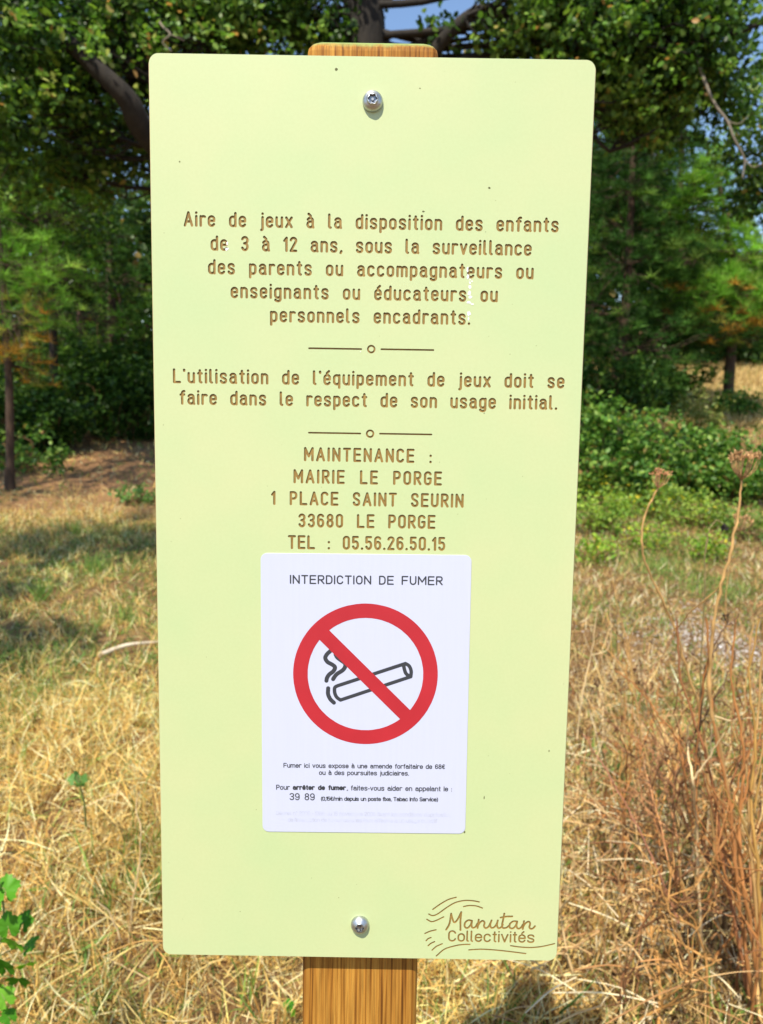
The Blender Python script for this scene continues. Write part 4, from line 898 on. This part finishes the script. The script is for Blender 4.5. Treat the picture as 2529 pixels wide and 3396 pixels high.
plant('wild_carrot', 'dead wild carrot with a kinked stem and a ragged head right of the panel', [
    ([(1560, 2000, 1.60), (1535, 1700, 1.56), (1520, 1560, 1.54), (1485, 1440, 1.52), (1450, 1330, 1.50), (1405, 1240, 1.48), (1390, 1180, 1.47), (1398, 1110, 1.47), (1425, 1058, 1.47)], .0042, .0016, TAN),
    ([(1458, 1345, 1.50), (1446, 1300, 1.48), (1425, 1262, 1.47)], .0010, .0006, TAN)],
    heads=[(1425, 1058, 1.47, .046, (.1, 0, 1), 13, (.50, .26, .12))])
plant('wild_carrot', 'dead wild carrot with a small dense head low at the right edge', [
    ([(1600, 1900, 1.9), (1610, 1600, 1.9), (1622, 1420, 1.9), (1632, 1335, 1.9)], .003, .0015, TAN),
    ([(1606, 1640, 1.9), (1585, 1560, 1.9), (1590, 1480, 1.88), (1570, 1350, 1.86), (1590, 1140, 1.85)], .0025, .001, TAN)],
    heads=[(1632, 1335, 1.9, .05, (.1, 0, 1), 22, HB), (1600, 1150, 1.86, .05, (.2, 0, 1), 20, HB)])
plant('curled_weed', 'thin dead weed with a black drooping bud', [
    ([(1505, 1900, 1.5), (1512, 1600, 1.48), (1525, 1300, 1.45), (1528, 1200, 1.45), (1535, 1150, 1.45), (1552, 1128, 1.45), (1568, 1136, 1.45)], .0016, .0008, (.25, .2, .08))],
    heads=[(1568, 1134, 1.45, .016, (.3, 0, -1), 18, (.025, .02, .015))])
plant('curled_weed', 'dead weed with dark curled tips beside the carrot stems', [
    ([(1500, 1750, 1.45), (1520, 1500, 1.43), (1540, 1420, 1.33), (1570, 1360, 1.33), (1590, 1350, 1.33), (1600, 1330, 1.33)], .0018, .0010, DARK),
    ([(1540, 1420, 1.33), (1565, 1390, 1.43), (1590, 1410, 1.43), (1585, 1450, 1.43)], .0014, .0009, DARK)],
    heads=[(1575, 1352, 1.42, .022, (-.4, 0, .8), 10, DARK)])
# rust-coloured stem bundle at the lower right
for i, (dx, bend, d, c, lab) in enumerate([(0, -22, 1.36, RUST, 'thick rust-brown dead stem leaning at the right edge, leftmost of its bundle'), (16, 10, 1.38, (.50, .22, .07), 'rust-brown dead stem in the middle of the bundle at the right edge'), (30, 34, 1.40, TAN, 'tan dead stem on the right of the bundle, curving outward'),
                                    (-14, -60, 1.42, (.36, .15, .06), 'dark red-brown dead stem curving left out of the bundle'), (40, 5, 1.35, (.52, .30, .08), 'mustard-brown dead stem nearest the right edge')]):
    jx = lambda L: [(x+rng.normal()*7, y, dd) if k else (x, y, dd) for k, (x, y, dd) in enumerate(L)]
    plant('withered_plant', lab, [(jx([(1640+dx*.4, 2218, d), (1612+dx, 2050, d-.01), (1590+dx*1.2, 1860, d-.02), (1580+dx*1.3, 1740, d-.02), (1572+dx*1.4+bend*.4, 1620, d-.03), (1560+dx*1.5+bend, 1470, d-.03), (1562+dx*1.6+bend*1.3, 1340, d-.04)]), .0040, .0013, c),
         ([(1590+dx*1.2, 1860, d-.02), (1560+dx, 1760, d-.05), (1520+dx, 1690+bend, d-.08)], .002, .001, c),
         ([(1582+dx*1.3, 1760, d-.02), (1615+dx, 1650, d-.03), (1640+dx, 1560-bend, d-.04)], .002, .001, c)], group='dead stems at the lower right')
# tangle of thin dry stalks between the panel and the right edge
def stalk(P, col, r=.0016, label=None, branches=2):
    st = [(P, r*1.25, r*.6, col)]
    for _ in range(branches):
        i = rng.integers(1, len(P)-1); x, y, d = P[i]; s = rng.choice([-1, 1]); st.append(([(x, y, d), (x+s*rng.uniform(15, 40), y-rng.uniform(20, 60), d-.02), (x+s*rng.uniform(30, 80), y-rng.uniform(60, 130), d-.04)], r*.8, r*.4, col))
    plant('dry_stalk', label, st, cat='stalk', group='dry stalks right of the panel')
stalk([(1520, 2060, 1.45), (1512, 1900, 1.44), (1508, 1780, 1.43), (1500, 1690, 1.33), (1490, 1620, 1.41), (1490, 1570, 1.4)], PALE, .0024, 'pale upright stalk halfway between the panel and the right edge', 1)
stalk([(1512, 2000, 1.5), (1490, 1950, 1.49), (1472, 1880, 1.48), (1478, 1830, 1.47), (1530, 1760, 1.45), (1570, 1700, 1.44), (1600, 1640, 1.33)], TAN, .0019, 'tan stalk that bows left then climbs to the right', 0)
stalk([(1500, 1800, 1.5), (1480, 1660, 1.5), (1465, 1600, 1.5), (1420, 1540, 1.5), (1370, 1480, 1.5), (1330, 1450, 1.5)], RUST, .0018, 'rusty stalk arching left towards the panel at mid height', 1)
stalk([(1470, 2000, 1.5), (1440, 1920, 1.5), (1380, 1790, 1.5), (1320, 1680, 1.5), (1262, 1590, 1.5)], (.46, .2, .12), .0017, 'reddish stalk slanting up to the panel edge', 0)
stalk([(1500, 2080, 1.4), (1410, 1930, 1.4), (1320, 1960, 1.38), (1240, 1860, 1.36)], TAN, .0016, 'tan stalk arching low to the lower right edge of the panel', 0)
stalk([(1600, 2000, 1.6), (1575, 1880, 1.58), (1510, 1580, 1.55), (1590, 1560, 1.5), (1650, 1555, 1.5)], PALE, .0015, 'pale stalk bending sharply towards the right edge', 1)
stalk([(1530, 1850, 1.7), (1540, 1640, 1.7), (1538, 1480, 1.7), (1545, 1360, 1.7)], PALE, .0014, 'thin straight pale stalk behind the kinked carrot stem', 2)
stalk([(1420, 1700, 1.7), (1390, 1600, 1.7), (1360, 1400, 1.7), (1340, 1330, 1.7), (1330, 1270, 1.7)], TAN, .0015, 'thin tan stalk rising beside the middle of the panel', 1)
stalk([(1250, 1600, 1.8), (1262, 1500, 1.8), (1280, 1420, 1.8), (1292, 1330, 1.8)], PALE, .0017, 'short pale stalk closest to the right edge of the panel', 1)
stalk([(1460, 1700, 1.55), (1500, 1600, 1.55), (1545, 1520, 1.55), (1590, 1430, 1.55)], DARK, .0017, 'dark thin stalk slanting right through the tangle', 2)
stalk([(1400, 2100, 1.36), (1440, 1990, 1.36), (1500, 1930, 1.34), (1580, 1800, 1.33)], (.5, .28, .1), .0015, 'ochre stalk crossing low in front of the tangle', 1)
for i in range(70):
    x = rng.uniform(1235, 1660); y = rng.uniform(1420, 2215); g = gpt(x, y); L = rng.uniform(60, 210); s = rng.normal()*50; d = g[1]
    col = [TAN, RUST, PALE, DARK, (.46, .2, .1)][rng.integers(5)]
    st = [([(x, y, d), (x+s*.3, y-L*.5, d), (x+s, y-L, d-.02)], .0013, .0006, col)]
    if rng.uniform() < .5: st.append(([(x+s*.3, y-L*.5, d), (x+s*.3+rng.normal()*30, y-L*.9, d)], .0009, .0005, col))
    cn = {TAN: 'tan', RUST: 'rust-brown', PALE: 'pale', DARK: 'dark brown'}.get(col, 'reddish')
    plant('dry_stalk', 'short %s dry stalk %s' % (cn, where(x, y)), st, cat='stalk', group='short dry stalks in the tangle on the right')
def weed(px, py, d, hgt, col, label, seed, heads=True, lean=0.0):
    r_ = np.random.default_rng(seed); g = gpt(px, py) if d is None else gz(A_(px, py, d)[:2]); b = gz(g[:2]); root = empty('dead_weed', b); tag(root, label, 'dead plant', 'branching dead weeds on the right')
    t = Tubes(5); H = Tubes(4); ends = []
    def grow(p, v, L, r, lv):
        q = [p]; n = 4
        for _ in range(n): v = v+r_.normal(size=3)*.16; v /= np.linalg.norm(v); p = p+v*L/n; q.append(p)
        t.add(smoothline(q, 3), [r, r*.6], np.array(col)*r_.uniform(.75, 1.25))
        if lv == 0: ends.append((p, v)); return
        for _ in range(r_.integers(2, 4)): grow(q[r_.integers(2, 5)], v*.8+r_.normal(size=3)*.5+[0, 0, .25], L*r_.uniform(.5, .8), r*.68, lv-1)
    grow(np.zeros(3), np.array([lean, 0, 1.0]), hgt*.55, .0040, 3)
    link('stem', t.mesh('stem'), STALK, root)
    if heads:
        for p, v in ends[::2]:
            for _ in range(10): w_ = r_.normal(size=3); w_ *= .007/np.linalg.norm(w_); H.add([p, p+w_+v*.004], [.0006, .0016], np.array(col)*r_.uniform(.4, 1.1))
        o = link('seed_head', H.mesh('seed_head'), STALK, root); o['kind'] = 'stuff'
wd = [(1560, 2000, .75, (.30, .14, .06), 'dark brown bushy dead weed in the tangle near the right edge'), (1480, 2080, .62, (.46, .22, .09), 'rusty branching dead weed left of the stem bundle'), (1640, 1900, .70, (.34, .17, .07), 'brown dead weed cut by the right edge'),
      (1390, 2000, .55, (.55, .36, .16), 'tan branching weed midway between panel and right edge'), (1300, 1950, .50, (.44, .24, .10), 'low brown weed near the right edge of the panel'), (1600, 2180, .55, (.30, .13, .05), 'dark rusty weed at the bottom right corner'),
      (1420, 1800, .50, (.50, .30, .14), 'sparse tan weed behind the middle of the tangle'), (1540, 1750, .55, (.40, .22, .10), 'brown weed behind the carrot stems'), (1290, 1700, .40, (.62, .44, .22), 'pale small weed beside the panel edge'), (1650, 1650, .55, (.45, .25, .10), 'rust-coloured weed by the bare stony spot'),
      (1240, 2150, .35, (.60, .42, .20), 'small straw-coloured weed under the lower right corner of the panel'), (1340, 2200, .40, (.52, .30, .12), 'low tan weed at the bottom edge right of the panel')]
for i, (px, py, h, c, lab) in enumerate(wd): weed(px, py, None, h, c, lab, 40+i, lean=-.15+.05*(i % 5))
for i in range(34):
    x = rng.uniform(1330, 1690); y = rng.uniform(1700, 2320)-(1690-x)*.2
    weed(x, y, None, rng.uniform(.35, .72), [(.40, .17, .05), (.52, .27, .08), (.20, .09, .035), (.66, .44, .18)][i % 4], ['rust-brown', 'orange-brown', 'dark brown', 'tan'][i % 4]+' branching dead weed '+where(x, y), 90+i, lean=rng.normal()*.15)
# left side: pale stalk and neighbours
for P, c, r, lab in [([(278, 2060, 1.55), (287, 1960, 1.54), (302, 1870, 1.53), (304, 1800, 1.52), (296, 1755, 1.52), (300, 1715, 1.52)], PALE, .0020, 'tall pale stalk standing left of the panel'),
                     ([(300, 2080, 1.5), (280, 2000, 1.5), (285, 1950, 1.5), (318, 1860, 1.49), (335, 1780, 1.48)], TAN, .0013, 'tan stalk leaning right behind the panel edge'),
                     ([(265, 2040, 1.5), (240, 1985, 1.49), (208, 1950, 1.48)], PALE, .0022, 'broad pale straw slanting at the lower left of the panel'),
                     ([(340, 2130, 1.45), (300, 2110, 1.45), (220, 2070, 1.46)], PALE, .0014, 'long pale straw lying below the left corner of the panel'),
                     ([(160, 1760, 1.9), (190, 1745, 1.9), (235, 1725, 1.9), (260, 1720, 1.9)], PALE, .0016, 'pale straw lying in the middle of the sunlit left grass'),
                     ([(130, 2150, 1.45), (118, 2050, 1.45), (122, 1960, 1.45)], TAN, .0012, 'thin tan stalk right of the vine leaves')]:
    plant('dry_stalk', lab, [(P, r, r*.5, c)], cat='stalk', group='dry stalks left of the panel')
# fallen dead branch on the shaded ground, left
g0, g1, g2 = gpt(215, 1432), gpt(275, 1418), gpt(345, 1402)
t = Tubes(6); b = gz(g0[:2]); t.add(smoothline([g0-b+[0, 0, .03], g1-b+[0, 0, .05], g2-b+[0, 0, .03]], 5), [.014, .006], (.62, .52, .38)); o = link('fallen_branch', t.mesh('fallen_branch'), STALK); o.location = b
tag(o, 'pale fallen branch on the grass left of the panel', 'branch')

# ------------------------------------------------------------------ vine leaves, bottom left, and a small seedling
def vine_leaf_mesh(rng_s):
    r_ = np.random.default_rng(rng_s); n = 30; pts = [(0, 0, 0)]
    for i in range(n):
        a = math.pi*1.86*i/(n-1)-math.pi*.93; lob = .62+.26*abs(math.cos(2.5*a))**.7+.07*(-1)**i
        x = math.sin(a)*lob; y = math.cos(a)*lob+.15; pts.append((x, y, -.22*(x*x+y*y)+.10*abs(math.sin(2.5*a))+.03*r_.normal()))
    F_ = [(0, i, i+1) for i in range(1, n)]
    return np.array(pts), np.array(F_)
def vine(name, label, stem, leaves, size, pal):
    b = gz(A_(*stem[0])[:2]); root = empty(name, b); tag(root, label, 'plant')
    t = Tubes(6); P = smoothline([A_(*q)-b for q in stem], 6); t.add(P, [.003, .0015], (.16, .20, .06)); link('stem', t.mesh('stem'), STALK, root)
    for k, (x, y, d, s, rz, tl) in enumerate(leaves):
        v, f = vine_leaf_mesh(k); c = pick(pal, 1, .12)[0]; o = link('leaf', mesh_np('leaf', v*s*size, f, np.tile(c, (len(v), 1))*(.85+.3*np.random.default_rng(k).uniform(size=(len(v), 1))), smooth=False), NEARLEAF, root)
        o.location = A_(x, y, d)-b; o.rotation_euler = (R(62+tl), R(rng.normal()*12), R(rz)); o.rotation_mode = 'XYZ'
        q = A_(x, y, d)-b; t = Tubes(5); j = int(np.argmin(np.linalg.norm(P-q, axis=1))); t.add([P[j], (P[j]+q)/2+[0, 0, .005], q], [.0012, .0008], (.20, .24, .07)); link('leaf_stalk', t.mesh('leaf_stalk'), STALK, root)
VG = [(3, (.060, .22, .012)), (2, (.10, .32, .018)), (1.5, (.17, .42, .03))]
vine('wild_vine', 'bright green lobed vine leaves at the lower left corner', [(-40, 2300, 1.15), (-20, 2150, 1.12), (-5, 2060, 1.10), (8, 1980, 1.10), (-5, 1900, 1.10)],
     [(12, 1930, 1.10, 1.0, 20, -10), (-10, 1955, 1.08, .9, -30, 10), (50, 2000, 1.12, .8, -20, -5), (18, 2010, 1.09, 1.0, 10, 15), (-12, 2030, 1.10, .9, 40, 0), (60, 2050, 1.13, .8, -60, -20), (30, 2045, 1.10, 1.0, 160, 5),
      (55, 2090, 1.12, .8, 200, -10), (8, 2095, 1.08, 1.1, 170, 10), (40, 2125, 1.11, 1.0, 190, 0), (-15, 2120, 1.08, 1.0, 150, 0), (10, 2165, 1.10, .9, 30, 0), (20, 2205, 1.10, .7, 60, -20)], .026, VG)
vine('seedling', 'small green seedling with drooping leaves in the sunlit left grass', [(186, 1790, 1.80), (182, 1740, 1.78), (172, 1700, 1.77), (166, 1685, 1.77)],
     [(160, 1690, 1.77, 1, 30, -20), (178, 1692, 1.77, 1, -40, 0), (168, 1682, 1.78, .9, 100, 10), (172, 1700, 1.76, .9, 190, -10)], .020, [(1, (.12, .26, .06))])
vine('seedling', 'tiny dark green leaf shoot beside the foot of the post', [(620, 2240, 1.35), (622, 2200, 1.34), (624, 2180, 1.34)], [(625, 2180, 1.34, 1, 0, 0), (632, 2195, 1.34, .7, -60, 0)], .014, VG)

# pebbles and litter of the bare spot on the right
def pebbles():
    n = 2600; g = gpt(1580, 1400); x = g[0]+rng.normal(size=n)*.28; y = g[1]+rng.normal(size=n)*.38; s = rng.uniform(.003, .011, n)
    tv = [(1, 0, 0), (-1, 0, 0), (0, 1, 0), (0, -1, 0), (0, 0, .8), (0, 0, -.8)]; tf = [(0, 2, 4), (2, 1, 4), (1, 3, 4), (3, 0, 4), (2, 0, 5), (1, 2, 5), (3, 1, 5), (0, 3, 5)]
    v, f, c = inst_np(tv, tf, rand_rot(n, .5), np.c_[x, y, ground_z(x, y)+.002], np.c_[s, s*rng.uniform(.6, 1, n), s*.6], pick([(3, (.50, .44, .38)), (2, (.36, .30, .24)), (1, (.70, .66, .62))], n, .15))
    o = link('pebbles', mesh_np('pebbles', v, f, c), STONE); tag(o, 'pale pebbles scattered on the bare spot right of the panel', 'pebbles', kind='stuff')
pebbles()
